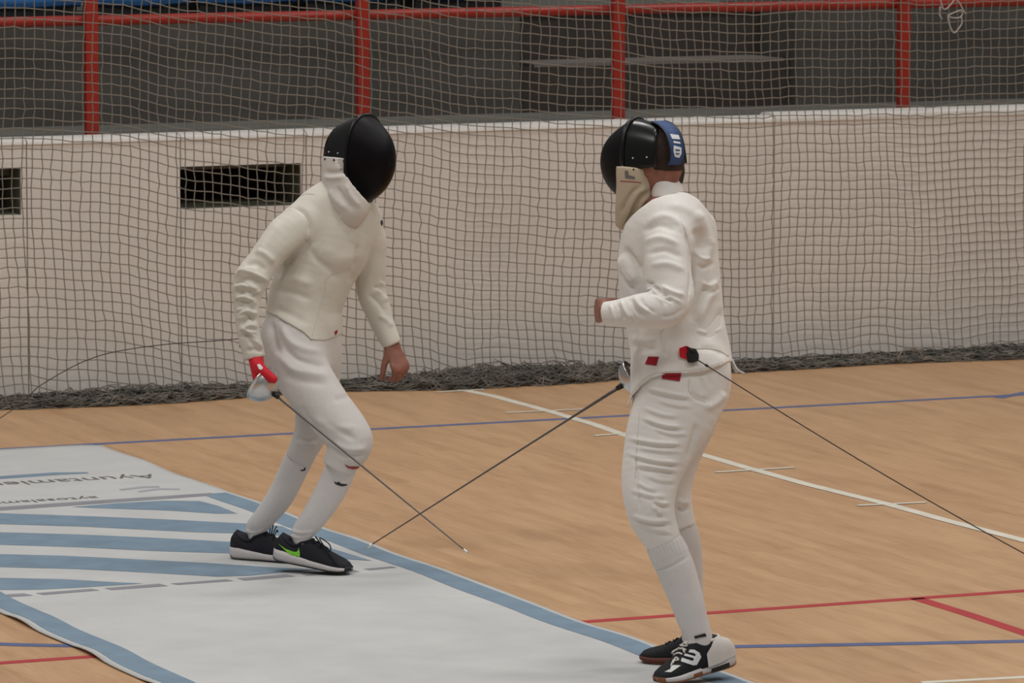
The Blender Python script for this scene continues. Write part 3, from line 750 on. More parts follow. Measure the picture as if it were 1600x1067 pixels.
def shoe(person, heel, toe, kind, ank=0.235):
    heel = np.asarray(heel); toe = np.asarray(toe); Ln = np.linalg.norm(toe-heel); X = (toe-heel)/Ln; Yv = nz(np.cross(UPZ, X)); Z = np.cross(X, Yv)
    k = Ln/0.285
    W = lambda x, y, z: heel+X*x*Ln+Yv*y*k+Z*z*k
    wt = lambda t: float(np.interp(t, T_, W_)); ht = lambda t: float(np.interp(t, [0.0, 0.06, ank-0.115, ank-0.035, ank+0.045]+HT[5:] if ank < 0.3 else [0.0, 0.06, 0.2, 0.3, 0.38, 0.44, 0.5, 0.58, 0.68, 0.78, 0.88, 0.95, 1.0], HH if ank < 0.3 else [0.060, 0.084, 0.104, 0.112, 0.118, 0.124, 0.116, 0.098, 0.074, 0.060, 0.050, 0.040, 0.022]))
    nike = kind == 'navy'
    zt = lambda t: float(np.interp(t, [0, 0.15, 0.5, 0.8, 1], [0.040, 0.040, 0.026, 0.021, 0.022] if nike else [0.036, 0.034, 0.026, 0.022, 0.024]))
    zb = lambda t: float(np.interp(t, [0, 0.06, 0.75, 0.9, 1], [0.008, 0.0, 0.0, 0.004, 0.012]))
    N = 40; ts = [0.5-0.5*math.cos(math.pi*i/N) for i in range(N+1)]
    def slab(t0, t1, zlo, zhi, fat):
        rings = []
        for t in [q for q in ts if t0 <= q <= t1]:
            w0 = wt(t)*fat; a_, b_ = zlo(t), zhi(t); ring = []
            for y, z in ((-1, 0.25), (-0.93, 0), (-0.5, 0), (0, 0), (0.5, 0), (0.93, 0), (1, 0.25), (1.02, 0.6), (0.97, 1), (0.4, 1), (-0.4, 1), (-0.97, 1), (-1.02, 0.6)):
                ring.append(W(t, y*w0, a_+(b_-a_)*z))
            rings.append(ring)
        return loft(rings)
    up_mat = {'navy': 'shoe_navy', 'black': 'shoe_black', 'mixed': 'shoe_black'}[kind]
    rings = []; uts = [0.012+0.976*(0.5-0.5*math.cos(math.pi*i/44)) for i in range(45)]; m = 24
    for t in uts:
        w0 = wt(t)*0.97+(0.006 if kind == 'mixed' and 0.15 < t < 0.55 else 0.0)*math.sin(math.pi*(t-0.15)/0.4); h0 = ht(t); a_ = zt(t)-0.004; ring = []
        narrow = float(np.interp(t, [0, 0.3, 0.6, 1], [0.9, 0.80, 0.75, 0.55] if kind != 'mixed' else [0.95, 0.98, 0.8, 0.55]))
        for j in range(m+1):
            th = math.pi*j/m; c, s = math.cos(th), math.sin(th)
            y = math.copysign(abs(c)**0.75, c)*w0; z = a_+(h0-a_)*abs(s)**(0.62 if kind != 'mixed' else 0.55)
            ring.append(W(t, y*(1-(1-narrow)*s**2), z))
        rings.append(ring+[W(t, -w0*0.6, a_-0.003), W(t, w0*0.6, a_-0.003)])
    V, Fc = loft(rings); n = m+3
    root = obj('shoe', V, Fc, up_mat, person); fixn(root)
    if kind == 'mixed':                                # white heel counter shell over the black upper
        out = []
        for t in [q for q in uts if q < 0.46]:
            w0 = wt(t)*0.97+0.0025+(0.006 if 0.15 < t < 0.55 else 0.0)*math.sin(math.pi*(t-0.15)/0.4); a_ = zt(t)-0.004; h0 = ht(t); ring = []
            hmax = float(np.interp(t, [0, 0.2, 0.28, 0.36, 0.46], [1.0, 1.0, 0.86, 0.45, 0.1]))
            narrow = float(np.interp(t, [0, 0.3, 0.6, 1], [0.9, 0.80, 0.75, 0.55] if kind != 'mixed' else [0.95, 0.98, 0.8, 0.55]))
            out.append((t, w0, a_, h0, hmax, narrow))
        for sd in (1, -1):
            rg = []
            for t, w0, a_, h0, hmax, narrow in out:
                row = []
                for j in range(11):
                    s = hmax*j/10*0.97; c = math.sqrt(max(0, 1-s*s))
                    row.append(W(t-0.004, sd*(c**0.75)*w0*(1-(1-narrow)*s**2)+sd*0.001, a_+(h0-a_)*s**0.55))
                rg.append(row)
            o = obj('heel_counter', *loft(rg, closed=False), 'shoe_white', root); fixn(o)
    z1 = lambda t: zb(t)+0.005
    obj('midsole', *slab(0, 1, z1, zt, 1.04), 'midsole' if kind != 'black' else 'gum_dark', root)
    obj('outsole', *slab(0.0, 1, zb, z1, 1.01), {'navy': 'black', 'black': 'gum_dark', 'mixed': 'gum'}[kind], root)
    if nike: obj('toe_bumper', *slab(0.93, 1, zb, lambda t: zt(t)+0.004, 1.055), 'black', root)
    if kind == 'mixed':
        obj('sole_insert', *slab(0.14, 0.40, zb, lambda t: zt(t)-0.008, 1.05), 'black', root)
        obj('sole_insert', *slab(0.47, 0.63, zb, lambda t: zt(t)-0.003, 1.05), 'gum', root)
        obj('toe_bumper', *slab(0.93, 1, zb, lambda t: zt(t)+0.002, 1.055), 'gum', root)
    # collar and laces
    col = []
    for j in range(29):
        th = 2*math.pi*j/28; t = ank+0.195*math.cos(th); col.append(W(t, 0.033*math.sin(th), ht(max(0.04, t))*(1-0.14*abs(math.sin(th)))))
    obj('collar', *tube(col, 0.0055*k, 7), up_mat if kind != 'mixed' else 'shoe_white', root)
    lm = {'navy': 'lace_dark', 'black': 'lace_dark', 'mixed': 'lace_white'}[kind]
    for q in range(5):
        t = 0.47+0.05*q; pts = []
        for j in range(9):
            s = j/8*2-1; pts.append(W(t+0.022*s*(1 if q % 2 else -1), s*0.020, ht(t)+0.002-0.010*s*s))
        obj('lace', *tube(pts, 0.0030*k, 6), lm, root)
    return root, W, ht

def breeches_end(p, q): return nz(np.asarray(q)-np.asarray(p))

# ================================================================== LEFT FENCER
DL = 18.98
def L(x, y, d=0.0): return P(x, y, DL+d)
m_per = DL/FPX
shL = nz(L(590, 345, 0.11)-L(462, 345, -0.12))         # from his right shoulder to his left shoulder
torsoL = [(L(468, 556, 0.02), 0.155, 0.130), (L(473, 515, 0.01), 0.150, 0.130), (L(476, 478), 0.142, 0.120), (L(492, 430), 0.148, 0.125), (L(513, 380), 0.165, 0.130), (L(524, 345), 0.160, 0.110), (L(530, 315), 0.095, 0.085), (L(538, 288), 0.062, 0.065)]
trapL = [(L(528, 302, -0.02), 0.06, 0.07), (L(496, 318, -0.06), 0.055, 0.062), (L(468, 342, -0.09), 0.06, 0.06)]
trapL2 = [(L(545, 305, 0.02), 0.06, 0.06), (L(572, 340, 0.08), 0.055, 0.055)]
armL_w = [(L(478, 352, -0.09), 0.075, 0.075), (L(447, 368, -0.13), 0.067, 0.072), (L(412, 408, -0.18), 0.057, 0.060), (L(391, 440, -0.21), 0.058, 0.060), (L(385, 478, -0.23), 0.046, 0.048), (L(389, 520, -0.245), 0.040, 0.042), (L(398, 560, -0.25), 0.037, 0.037)]
armL_o = [(L(566, 350, 0.09), 0.072, 0.070), (L(577, 378, 0.11), 0.062, 0.064), (L(578, 415, 0.13), 0.056, 0.058), (L(579, 452, 0.14), 0.053, 0.054), (L(594, 495, 0.13), 0.046, 0.046), (L(612, 539, 0.11), 0.032, 0.035)]
hipL_n = [(L(452, 535, -0.05), 0.105, 0.115), (L(470, 580, -0.08), 0.102, 0.106), (L(505, 630, -0.13), 0.092, 0.094), (L(540, 675, -0.18), 0.086, 0.086), (L(548, 694, -0.19), 0.080, 0.080), (L(536, 716, -0.18), 0.066, 0.066), (L(524, 738, -0.18), 0.056, 0.056)]
hipL_f = [(L(484, 540, 0.06), 0.105, 0.11), (L(494, 590, 0.09), 0.088, 0.092), (L(492, 640, 0.10), 0.076, 0.078), (L(486, 676, 0.10), 0.064, 0.066), (L(473, 704, 0.11), 0.056, 0.056), (L(462, 724, 0.12), 0.048, 0.048)]
toeL = fl(549, 897, 0.006); dtL = (toeL-CP)@FW; heelL = P(428, 873, dtL+0.085)
hl = fl(362, 871, 0.006); dh = (hl-CP)@FW; toeLf = fl(480, 879, 0.006)
WLn = shoe_frame(heelL, toeL); WLf = shoe_frame(hl, toeLf)
shinL_n = shin(L, [(541, 708, 0.056, 0.056), (531, 735, 0.054, 0.056), (512, 775, 0.052, 0.053), (488, 812, 0.044, 0.046)], DL-0.185, WLn, 0.32, 0.040, hipL_n[-3][0])
shinL_f = shin(L, [(478, 696, 0.05, 0.05), (462, 728, 0.050, 0.052), (438, 775, 0.047, 0.048), (412, 810, 0.040, 0.041)], DL+0.11, WLf, 0.33, 0.037, hipL_f[-3][0])
FdL = VD(0.70, -0.10, -0.70); UL = nz(UPZ-(UPZ@FdL)*FdL)
CmL = L(571, 250, -0.03); headL = CmL-nz(FdL)*0.055+UL*0.0; SL = np.cross(UL, nz(FdL))
baseL = np.array([*((fl(405, 873)+fl(500, 895))/2)[:2], 0])
# body: one continuous figure under the clothes
lo, hi = bounds(torsoL, shinL_n, shinL_f, armL_w, armL_o, [(headL, 0, 0)], m=0.2)
FB = Field(lo, hi, 0.0065)
for c in (torsoL, armL_w, armL_o, hipL_n[:-2], hipL_f[:-2], shinL_n, shinL_f): FB.chain(c, shL, k=0.03, grow=-0.018 if c is not armL_w and c is not armL_o else -0.024)
FB.chain([(L(534, 300), 0.055, 0.055), (headL-UL*0.06, 0.052, 0.055)], SL, k=0.03)
head_chain(FB, headL, nz(FdL), SL, UL)
wr = L(613, 541, 0.11)
HL = hand_field(wr, L(630, 585, 0.09)-wr, VD(-0.62, -0.1, 0.75), -1, (0.85, 0.9, 0.95, 1.05), size=1.0, arm_from=L(604, 518, 0.12), thumb_curl=0.55, thumb_out=0.4)
bodyL = obj('person', *catq([FB.mesh(2), HL.mesh(1)]), 'skin', None, origin=baseL, label='fencer in white with dark navy shoes leaning forward, sword lowered', category='person')
# jacket
lo, hi = bounds(torsoL, armL_w, armL_o, m=0.19); FJ = Field(lo, hi, 0.0038)
FJ.chain(torsoL, shL); FJ.chain(hipL_n[:3], shL, k=0.03, grow=0.006); FJ.chain(hipL_f[:3], shL, k=0.03, grow=0.006)
FJ.hem([380, 405, 416, 432, 451, 472, 487, 508, 526, 534], [482, 484, 487, 494, 506, 518, 531, 533, 527, 522], 435)
FJ.chain(trapL, shL, k=0.03); FJ.chain(trapL2, shL, k=0.03)
FJ.chain(armL_w, shL, k=0.022); FJ.chain(armL_o, shL, k=0.022)
X_, Y_, Z_ = FJ.grid(np.zeros(3, int), FJ.n)
for c, nrm in ((armL_w[-1][0], nz(armL_w[-1][0]-armL_w[-2][0])), (armL_o[-1][0], VD(0.42, -0.9, 0))):
    rr_ = (X_-c[0])**2+(Y_-c[1])**2+(Z_-c[2])**2
    pl = (X_-c[0])*nrm[0]+(Y_-c[1])*nrm[1]+(Z_-c[2])*nrm[2]
    FJ.d = np.where(rr_ < 0.10**2, np.maximum(FJ.d, pl), FJ.d).astype(np.float32)
V, Q = FJ.mesh(2)
jl = [(0.008, 4, [(366, 432), (385, 425), (405, 432), (418, 440)]), (-0.006, 3, [(370, 440), (390, 436), (412, 445)]), (0.008, 4, [(366, 450), (385, 446), (405, 455)]), (-0.006, 3, [(368, 459), (388, 457), (402, 464)]),
      (0.008, 4, [(367, 468), (383, 464), (402, 476)]), (-0.006, 3, [(370, 478), (388, 480), (400, 488)]), (0.007, 4, [(370, 500), (386, 486), (404, 492)]), (-0.006, 3, [(374, 508), (388, 497), (402, 500)]), (0.006, 3.5, [(374, 518), (390, 508), (403, 512)]),
      (0.005, 3, [(384, 514), (398, 530), (410, 546)]), (-0.004, 3, [(380, 518), (392, 534), (402, 548)]), (-0.005, 3, [(384, 548), (398, 546), (411, 550)]),
      (-0.006, 5, [(481, 372), (478, 385), (455, 402), (438, 425)]), (0.006, 5, [(398, 392), (415, 398), (430, 412)]), (-0.005, 5, [(380, 415), (400, 412), (418, 425)]),
      (-0.005, 4, [(457, 322), (474, 332), (483, 348), (484, 370)]), (-0.0035, 5, [(484, 388), (498, 408), (524, 426)]), (0.003, 12, [(500, 385), (530, 405), (560, 395)]), (-0.0025, 8, [(512, 430), (535, 428), (552, 420)]),
      (0.004, 7, [(430, 440), (460, 436), (490, 446)]), (-0.004, 6, [(428, 455), (455, 456), (490, 470)]), (-0.004, 6, [(560, 400), (553, 425), (549, 445)]), (0.005, 5, [(585, 452), (597, 460), (604, 474)]), (-0.004, 4, [(575, 460), (590, 472), (604, 490)]), (0.004, 4, [(590, 492), (604, 500), (614, 512)]),
      (0.005, 8, [(440, 345), (420, 372), (405, 395)]), (-0.003, 6, [(425, 480), (455, 492), (485, 508)]),
      (0.005, 2.4, [(372, 428), (388, 420), (402, 424)]), (-0.005, 2.2, [(366, 444), (378, 441), (392, 449)]), (0.005, 2.4, [(380, 455), (394, 460), (408, 452)]), (-0.005, 2.2, [(372, 470), (386, 473), (398, 470)]), (0.005, 2.4, [(369, 488), (380, 480), (394, 483)]), (-0.005, 2.2, [(372, 496), (384, 491), (400, 503)]), (0.004, 2.2, [(376, 512), (388, 518), (402, 520)]), (-0.004, 2.2, [(374, 526), (388, 524), (404, 534)]),
      (0.003, 3, [(590, 440), (600, 446), (606, 458)]), (-0.003, 2.5, [(582, 448), (594, 452), (602, 466)]), (-0.003, 3, [(560, 380), (556, 400), (552, 420)])]
V = folds(V, Q, jl, amp0=0.0016, s0=26, seed=3)
jacketL = obj('jacket', V, Q, 'jacket', bodyL, label='off-white padded fencing jacket')
# breeches
FT = grow_field([(torsoL[:3], shL), (hipL_n, shL), (hipL_f, shL)], 0.005, [0, 0.04, 0.03], grow=-0.004)
X_, Y_, Z_ = FT.grid(np.zeros(3, int), FT.n)
for c, p0 in ((hipL_n[-1][0], hipL_n[-3][0]), (hipL_f[-1][0], hipL_f[-2][0])):
    nrm = nz(c-p0); c2 = c-nrm*0.012
    pl = (X_-c2[0])*nrm[0]+(Y_-c2[1])*nrm[1]+(Z_-c2[2])*nrm[2]; rr_ = (X_-c[0])**2+(Y_-c[1])**2+(Z_-c[2])**2
    FT.d = np.where(rr_ < 0.12**2, np.maximum(FT.d, pl), FT.d).astype(np.float32)
V, Q = FT.mesh(2)
bl = [(-0.006, 5, [(424, 500), (428, 530), (440, 560)]), (0.006, 6, [(436, 500), (450, 530), (475, 545), (505, 552)]), (-0.006, 5, [(440, 535), (462, 560), (490, 568), (512, 574)]), (0.006, 6, [(430, 545), (455, 575), (485, 583), (518, 588)]), (-0.004, 6, [(440, 585), (475, 596), (520, 600)]),
      (-0.004, 5, [(520, 625), (535, 622), (550, 618)]), (0.005, 5, [(515, 690), (545, 702), (575, 700)]), (-0.005, 4, [(512, 697), (540, 712), (572, 711)]), (-0.004, 5, [(505, 660), (530, 672), (560, 690)]), (0.004, 6, [(485, 650), (520, 668), (560, 668)]), (0.004, 4, [(462, 690), (480, 694), (497, 692)]), (-0.004, 4, [(460, 684), (478, 687), (495, 684)]), (-0.004, 5, [(470, 632), (482, 655), (500, 672)])]
V = folds(V, Q, bl, amp0=0.0018, s0=20, seed=8)
breechL = obj('breeches', V, Q, 'breeches', bodyL, label='white knee-length fencing breeches')
for c, lb in ((shinL_n, 'near'), (shinL_f, 'far')):
    Fk = grow_field([(c, shL)], 0.0042, [0], m=0.09)
    V, Q = Fk.mesh(2); V = folds(V, Q, [(0.003, 2, [(448, 826), (468, 832), (492, 830)]), (0.003, 2, [(447, 834), (468, 840), (490, 836)]), (0.0025, 2, [(378, 826), (395, 832), (415, 828)])], amp0=0.0008, s0=30)
    o = obj('sock', V, Q, 'sock', bodyL)
    if lb == 'near': sockLn = o
    else: sockLf = o
shLn, WLn, _ = shoe(bodyL, heelL, toeL, 'navy', 0.27)
shLf, WLf, _ = shoe(bodyL, hl, toeLf, 'navy', 0.27)
bv = bvh_of(shLn)
decal('logo', [(435, 849), (446, 857), (459, 862), (464, 862), (466.5, 859), (466.5, 855), (468.5, 862), (469, 868), (466, 872), (462, 872.5), (456, 869), (447, 861)], bv, 'green', shLn, step=2, off=0.0022, label='bright green curved logo')
for pl in ([(493, 838), (500, 843), (508, 845), (515, 851), (517, 858), (514, 860), (508, 857), (500, 851)], [(490, 836), (494, 840), (499, 846)], [(494, 848), (503, 850), (511, 856)]):
    c = catmull([hit(bv, x, y, 0.006) if i in (0, 7) else P(x, y, dtL+0.01) for i, (x, y) in enumerate(pl)], 5)
    obj('lace_loop', *tube(c, 0.0022, 6), 'lace_dark', shLn)
for pl in ([(423, 838), (426, 824), (429, 810)], [(425, 838), (430, 826), (433, 822)], [(421, 838), (422, 826), (424, 820)], [(428, 838), (433, 828), (434, 832)]):
    obj('lace_loop', *tube(catmull([P(x, y, dh-0.02) for x, y in pl], 4), 0.0022, 6), 'lace_dark', shLf)
bv = bvh_of(sockLn)
decal('sock_mark', [(522, 752), (527, 754), (529, 752), (533, 755.5), (543, 756.5), (541, 758.5), (534, 759.5), (528, 758), (524, 756)], bv, 'print_dark', sockLn, step=2)
decal('sock_mark', [(538, 725), (546, 728.5), (562, 729), (561, 731.5), (551, 733), (543, 731)], bvh_of(sockLn, breechL), 'print_red', sockLn, step=2)
decal('sock_mark', [(469, 734), (474, 733.5), (476, 730), (478, 731), (476, 735), (471, 736)], bvh_of(sockLf), 'print_dark', sockLf, step=2)
bv = bvh_of(jacketL)
seam('seam', [(452, 323), (462, 325), (475, 333), (483, 347), (485, 366), (480, 378)], bv, 'thread', jacketL)
seam('seam', [(548, 420), (512, 432), (507, 455), (497, 490), (487, 526)], bv, 'thread', jacketL)
seam('seam', [(471, 306), (480, 303), (491, 304)], bv, 'thread_pink', jacketL)
hx = [417, 432, 451, 472, 487, 508, 525]; hy = [486, 493, 505, 517, 530, 531.5, 525.5]
decal('arm_badge', [(594, 346), (597, 343), (598, 350), (596, 353)], bv, 'print_dark', jacketL, step=2)
decal('strap_tab', [(522, 518), (527, 515), (527, 519), (524, 524)], bv, 'red_patch', jacketL, step=2)
# mask and bib
maskL, bandL, SLm, UL2, FL2 = make_mask(bodyL, CmL, FdL, UL+VD(0.06, 0, 0)*0.06, 0.160)
bibc = [(L(548, 240, -0.04), 0.093, 0.105), (L(546, 275, -0.045), 0.092, 0.112), (L(544, 305, -0.06), 0.080, 0.102), (L(546, 328, -0.075), 0.062, 0.082), (L(550, 341, -0.085), 0.035, 0.060)]
FBb = grow_field([(bibc, SLm)], 0.0042, [0], m=0.13)
FBb.hem([480, 500, 541, 600], [241, 244, 248, 250], 435, keep_above=False)
X_, Y_, Z_ = FBb.grid(np.zeros(3, int), FBb.n); X_ = X_-CmL[0]; Y_ = Y_-CmL[1]; Z_ = Z_-CmL[2]; fN = nz(FdL)
ff_ = X_*fN[0]+Y_*fN[1]+Z_*fN[2]; uu_ = X_*UL[0]+Y_*UL[1]+Z_*UL[2]; ss_ = X_*SL[0]+Y_*SL[1]+Z_*SL[2]
ee_ = np.sqrt((ss_/0.135)**2+(uu_/0.163)**2)
FBb.d = np.maximum(FBb.d, -np.maximum(-(ff_+0.006), (ee_-1)*0.1)).astype(np.float32)
V, Q = FBb.mesh(2)
V = folds(V, Q, [(0.004, 4, [(504, 276), (520, 278), (538, 276)]), (-0.004, 4, [(505, 268), (522, 270), (540, 266)]), (0.004, 5, [(512, 295), (525, 312), (545, 330)]), (-0.004, 4, [(525, 290), (538, 310), (556, 330)]), (0.004, 4, [(540, 285), (548, 305), (565, 325)]), (-0.004, 4, [(505, 300), (516, 325), (535, 340)])], amp0=0.001, s0=30)
bibL = obj('mask_bib', V, Q, 'bib_white', maskL, label='white cloth bib of the mask')
bv = bvh_of(bibL)
seam('seam', [(502, 245.5), (520, 247), (540, 249.5)], bv, 'print_white', bibL, rad=0.002)
for x, y in ((508, 248.5), (522, 250), (537, 251.5)):
    c = hit(bv, x, y, 0.0); obj('snap', *tube([c, c-FW*0.004], [0.0045, 0.003], 8), 'print_dark', bibL)
# glove on the weapon hand
gw = L(400, 561, -0.25)
GL = hand_field(gw, VD(0.18, -0.95, -0.12), VD(0.9, 0.15, -0.1), 1, 1.25, size=1.05, vox=0.003, thumb_curl=0.7, grow=0.007)
V, Q = GL.mesh(1)
gloveL = obj('glove', V, Q, 'glove_red', bodyL, label='red glove gripping the sword')
bv = bvh_of(gloveL)
decal('glove_mark', [(402, 570), (406, 569), (411, 575), (409, 578), (405, 577)], bv, 'print_white', gloveL, step=1.5)

# ================================================================== SWORDS
def epee(label, hand, guard, tip, R, dep, bend=0.0, wrap=0.0):
    guard = np.asarray(guard); tip = np.asarray(tip); ax = nz(tip-guard)
    s = nz(np.cross(ax, UPZ)); u = np.cross(s, ax)
    root = empty('fencing_sword', guard, label=label, category='sword')
    rings = []
    for r, z in [(1.0, -0.002), (1.035, 0.0), (1.03, 0.004)]+[(math.cos(q), math.sin(q)) for q in np.linspace(0.06, 1.5, 12)]+[(0.05, 1.0)]:
        zz = z*dep if z > 0.02 else z
        rings.append([guard+ax*zz+(s*math.cos(t)+u*math.sin(t))*R*r for t in np.linspace(0, 2*math.pi, 40, endpoint=False)])
    inner = [[guard+(p-guard)*0.955-ax*0.001 for p in rg] for rg in rings[3:][::-1]]
    g = obj('guard', *loft(rings+inner, caps=False), 'steel', root); fixn(g)
    obj('collar', *tube([guard+ax*dep*0.97, guard+ax*(dep+0.022)], [0.011, 0.008], 10), 'black', root)
    t = np.linspace(0, 1, 22); st = guard+ax*dep*0.95
    pts = [st+(tip-st)*q+u*bend*math.sin(math.pi*q) for q in t]
    rad = 0.0044-0.0021*t
    if wrap: rad = rad+wrap*np.clip(1-t/0.22, 0, 1)
    obj('blade', *tube(pts, rad, 6), 'blade', root)
    dirt = nz(pts[-1]-pts[-2])
    p1 = pts[-1]
    obj('point', *tube([p1-dirt*0.020, p1-dirt*0.019, p1-dirt*0.004, p1-dirt*0.003, p1], [0.0026, 0.0042, 0.0042, 0.0032, 0.0038], 8), 'tip', root)
    h = nz(np.asarray(hand)-guard)
    gp = catmull([guard+ax*0.01, guard-ax*0.02, guard+h*0.06, guard+h*0.11], 5)
    obj('grip', *tube(gp, [0.010+0.003*math.sin(i*0.9) for i in range(len(gp))], 8), 'grip', root)
    obj('plug', *tube([guard-ax*0.004+u*0.028, guard-ax*0.03+u*0.03], [0.008, 0.008], 8), 'print_white', root)
    return root
gd = L(407, 598, -0.27)
epee('fencing sword with silver guard held low by the fencer in navy shoes', gw, gd, P(731, 863.5, DL-0.58), 0.068, 0.066)

# ================================================================== RIGHT FENCER
DR = 16.80
def R(x, y, d=0.0): return P(x, y, DR+d)
sdR = VD(-0.22, 0, -1.0)                                # towards his left side (the camera)
torsoR = [(R(1066, 600), 0.172, 0.160), (R(1065, 560), 0.170, 0.158), (R(1056, 510), 0.165, 0.156), (R(1047, 440), 0.180, 0.163), (R(1044, 390), 0.190, 0.156), (R(1049, 350), 0.180, 0.135), (R(1053, 328), 0.122, 0.082), (R(1047, 312), 0.070, 0.046), (R(1044, 303), 0.050, 0.034)]
armR_l = [(R(1050, 352, -0.13), 0.080, 0.085), (R(1045, 385, -0.19), 0.072, 0.078), (R(1044, 425, -0.23), 0.066, 0.074), (R(1050, 462, -0.26), 0.064, 0.068), (R(1036, 482, -0.28), 0.062, 0.064), (R(1000, 486, -0.28), 0.055, 0.055), (R(968, 490, -0.26), 0.045, 0.046), (R(944, 491, -0.24), 0.037, 0.038)]
armR_r = [(R(1045, 352, 0.13), 0.08, 0.085), (R(1035, 400, 0.20), 0.066, 0.07), (R(1030, 460, 0.24), 0.058, 0.06), (R(1015, 510, 0.22), 0.05, 0.05), (R(1011, 558, 0.20), 0.038, 0.04)]
hipR_n = [(R(1066, 585, -0.07), 0.125, 0.150), (R(1055, 640, -0.10), 0.118, 0.140), (R(1034, 690, -0.13), 0.100, 0.120), (R(1018, 740, -0.16), 0.090, 0.100), (R(1014, 780, -0.18), 0.084, 0.086), (R(1021, 812, -0.18), 0.074, 0.076), (R(1037, 846, -0.17), 0.062, 0.062)]
hipR_f = [(R(1072, 590, 0.08), 0.12, 0.145), (R(1066, 650, 0.10), 0.110, 0.115), (R(1052, 710, 0.11), 0.092, 0.092), (R(1046, 760, 0.11), 0.076, 0.076), (R(1052, 795, 0.11), 0.064, 0.066), (R(1062, 826, 0.11), 0.058, 0.058)]
toeR = fl(1025, 1071, 0.006); dtR = (toeR-CP)@FW; heelR = P(1147, 1036, dtR+0.15)
toe2 = fl(1000, 1033, 0.006); hl2 = fl(1122, 1040, 0.006)
WRn = shoe_frame(heelR, toeR); WRf = shoe_frame(hl2, toe2)
shinR_n = shin(R, [(1027, 825, 0.056, 0.056), (1043, 860, 0.058, 0.060), (1056, 890, 0.058, 0.061), (1072, 935, 0.050, 0.054), (1081, 966, 0.045, 0.049)], DR-0.175, WRn, 0.40, 0.043, hipR_n[-2][0])
shinR_f = shin(R, [(1055, 805, 0.052, 0.052), (1066, 840, 0.054, 0.056), (1071, 875, 0.052, 0.055), (1077, 925, 0.043, 0.046)], DR+0.11, WRf, 0.30, 0.042, hipR_f[-2][0])
FdR = VD(-0.82, -0.03, 0.57); UR = nz(UPZ-(UPZ@FdR)*FdR); SR = np.cross(UR, FdR)
CmR = R(997, 255, 0.02); headR = CmR-FdR*0.072+UR*0.012
baseR = np.array([*((fl(1060, 1040)+fl(1075, 1056))/2)[:2], 0])
lo, hi = bounds(torsoR, shinR_n, shinR_f, armR_l, armR_r, [(headR, 0, 0)], m=0.2)
FB = Field(lo, hi, 0.0062)
for c in (torsoR[:-3], armR_l, armR_r, hipR_n[:-2], hipR_f[:-2], shinR_n, shinR_f): FB.chain(c, sdR, k=0.03, grow=-0.026)
FB.chain([(R(1047, 330, 0.0), 0.042, 0.034), (R(1043, 300, 0.0), 0.042, 0.034), (R(1036, 264, 0.0), 0.048, 0.040), (headR-UR*0.03, 0.056, 0.06)], SR, k=0.02)
head_chain(FB, headR, FdR, SR, UR)
wr = R(944, 487, -0.235)
HR = hand_field(wr, VD(-0.22, 0.06, 0.97), VD(0.95, 0.0, 0.25), -1, 1.35, size=0.95, thumb_curl=1.0, thumb_out=0.1, arm_from=R(966, 489, -0.26))
wr2 = R(1012, 562, 0.20)
HR2 = hand_field(wr2, VD(-0.1, -0.9, 0.05), VD(-0.8, 0.1, -0.2), 1, 1.2, size=1.0, arm_from=R(1012, 545, 0.20))
bodyR = obj('person', *catq([FB.mesh(2), HR.mesh(1), HR2.mesh(1)]), 'skin', None, origin=baseR, label='fencer in white seen from behind with black and white shoes, arm bent', category='person')
# hair
FHh = Field(headR-0.17, headR+0.17, 0.004)
FHh.ball(headR, (0.0945, 0.0745, 0.1075), (FdR, SR, UR)); FHh.plane(headR+FdR*0.03, FdR); FHh.plane(headR-UR*0.030, -UR*0.9+FdR*0.15)
obj('hair', *FHh.mesh(1), 'hair', bodyR, label='short brown hair')
# jacket
lo, hi = bounds(torsoR, armR_l, armR_r, hipR_n[:3], m=0.2); FJ = Field(lo, hi, 0.0040)
FJ.chain(torsoR, sdR)
FJ.chain(hipR_n[:4], sdR, k=0.03, grow=0.011); FJ.chain(hipR_f[:4], sdR, k=0.03, grow=0.011)
FJ.hem([940, 972, 979, 988, 1001, 1017, 1036, 1065, 1097, 1135, 1150, 1170], [662, 660, 640, 619, 603, 591, 586, 584, 580, 568, 562, 558], 490)
FJ.chain(armR_l, sdR, k=0.03); FJ.chain(armR_r, sdR, k=0.03)
X_, Y_, Z_ = FJ.grid(np.zeros(3, int), FJ.n)
for c, nrm in ((armR_l[-1][0], nz(armR_l[-1][0]-armR_l[-2][0])), (armR_r[-1][0], nz(armR_r[-1][0]-armR_r[-2][0]))):
    rr_ = (X_-c[0])**2+(Y_-c[1])**2+(Z_-c[2])**2; pl = (X_-c[0])*nrm[0]+(Y_-c[1])*nrm[1]+(Z_-c[2])*nrm[2]
    FJ.d = np.where(rr_ < 0.09**2, np.maximum(FJ.d, pl), FJ.d).astype(np.float32)
FJ.hem([940, 960, 976, 1000, 1020, 1040, 1060, 1074, 1090, 1106, 1120, 1140], [200, 366, 348, 327, 312, 304, 300, 303, 312, 329, 348, 380], 490, keep_above=False)
V, Q = FJ.mesh(2)
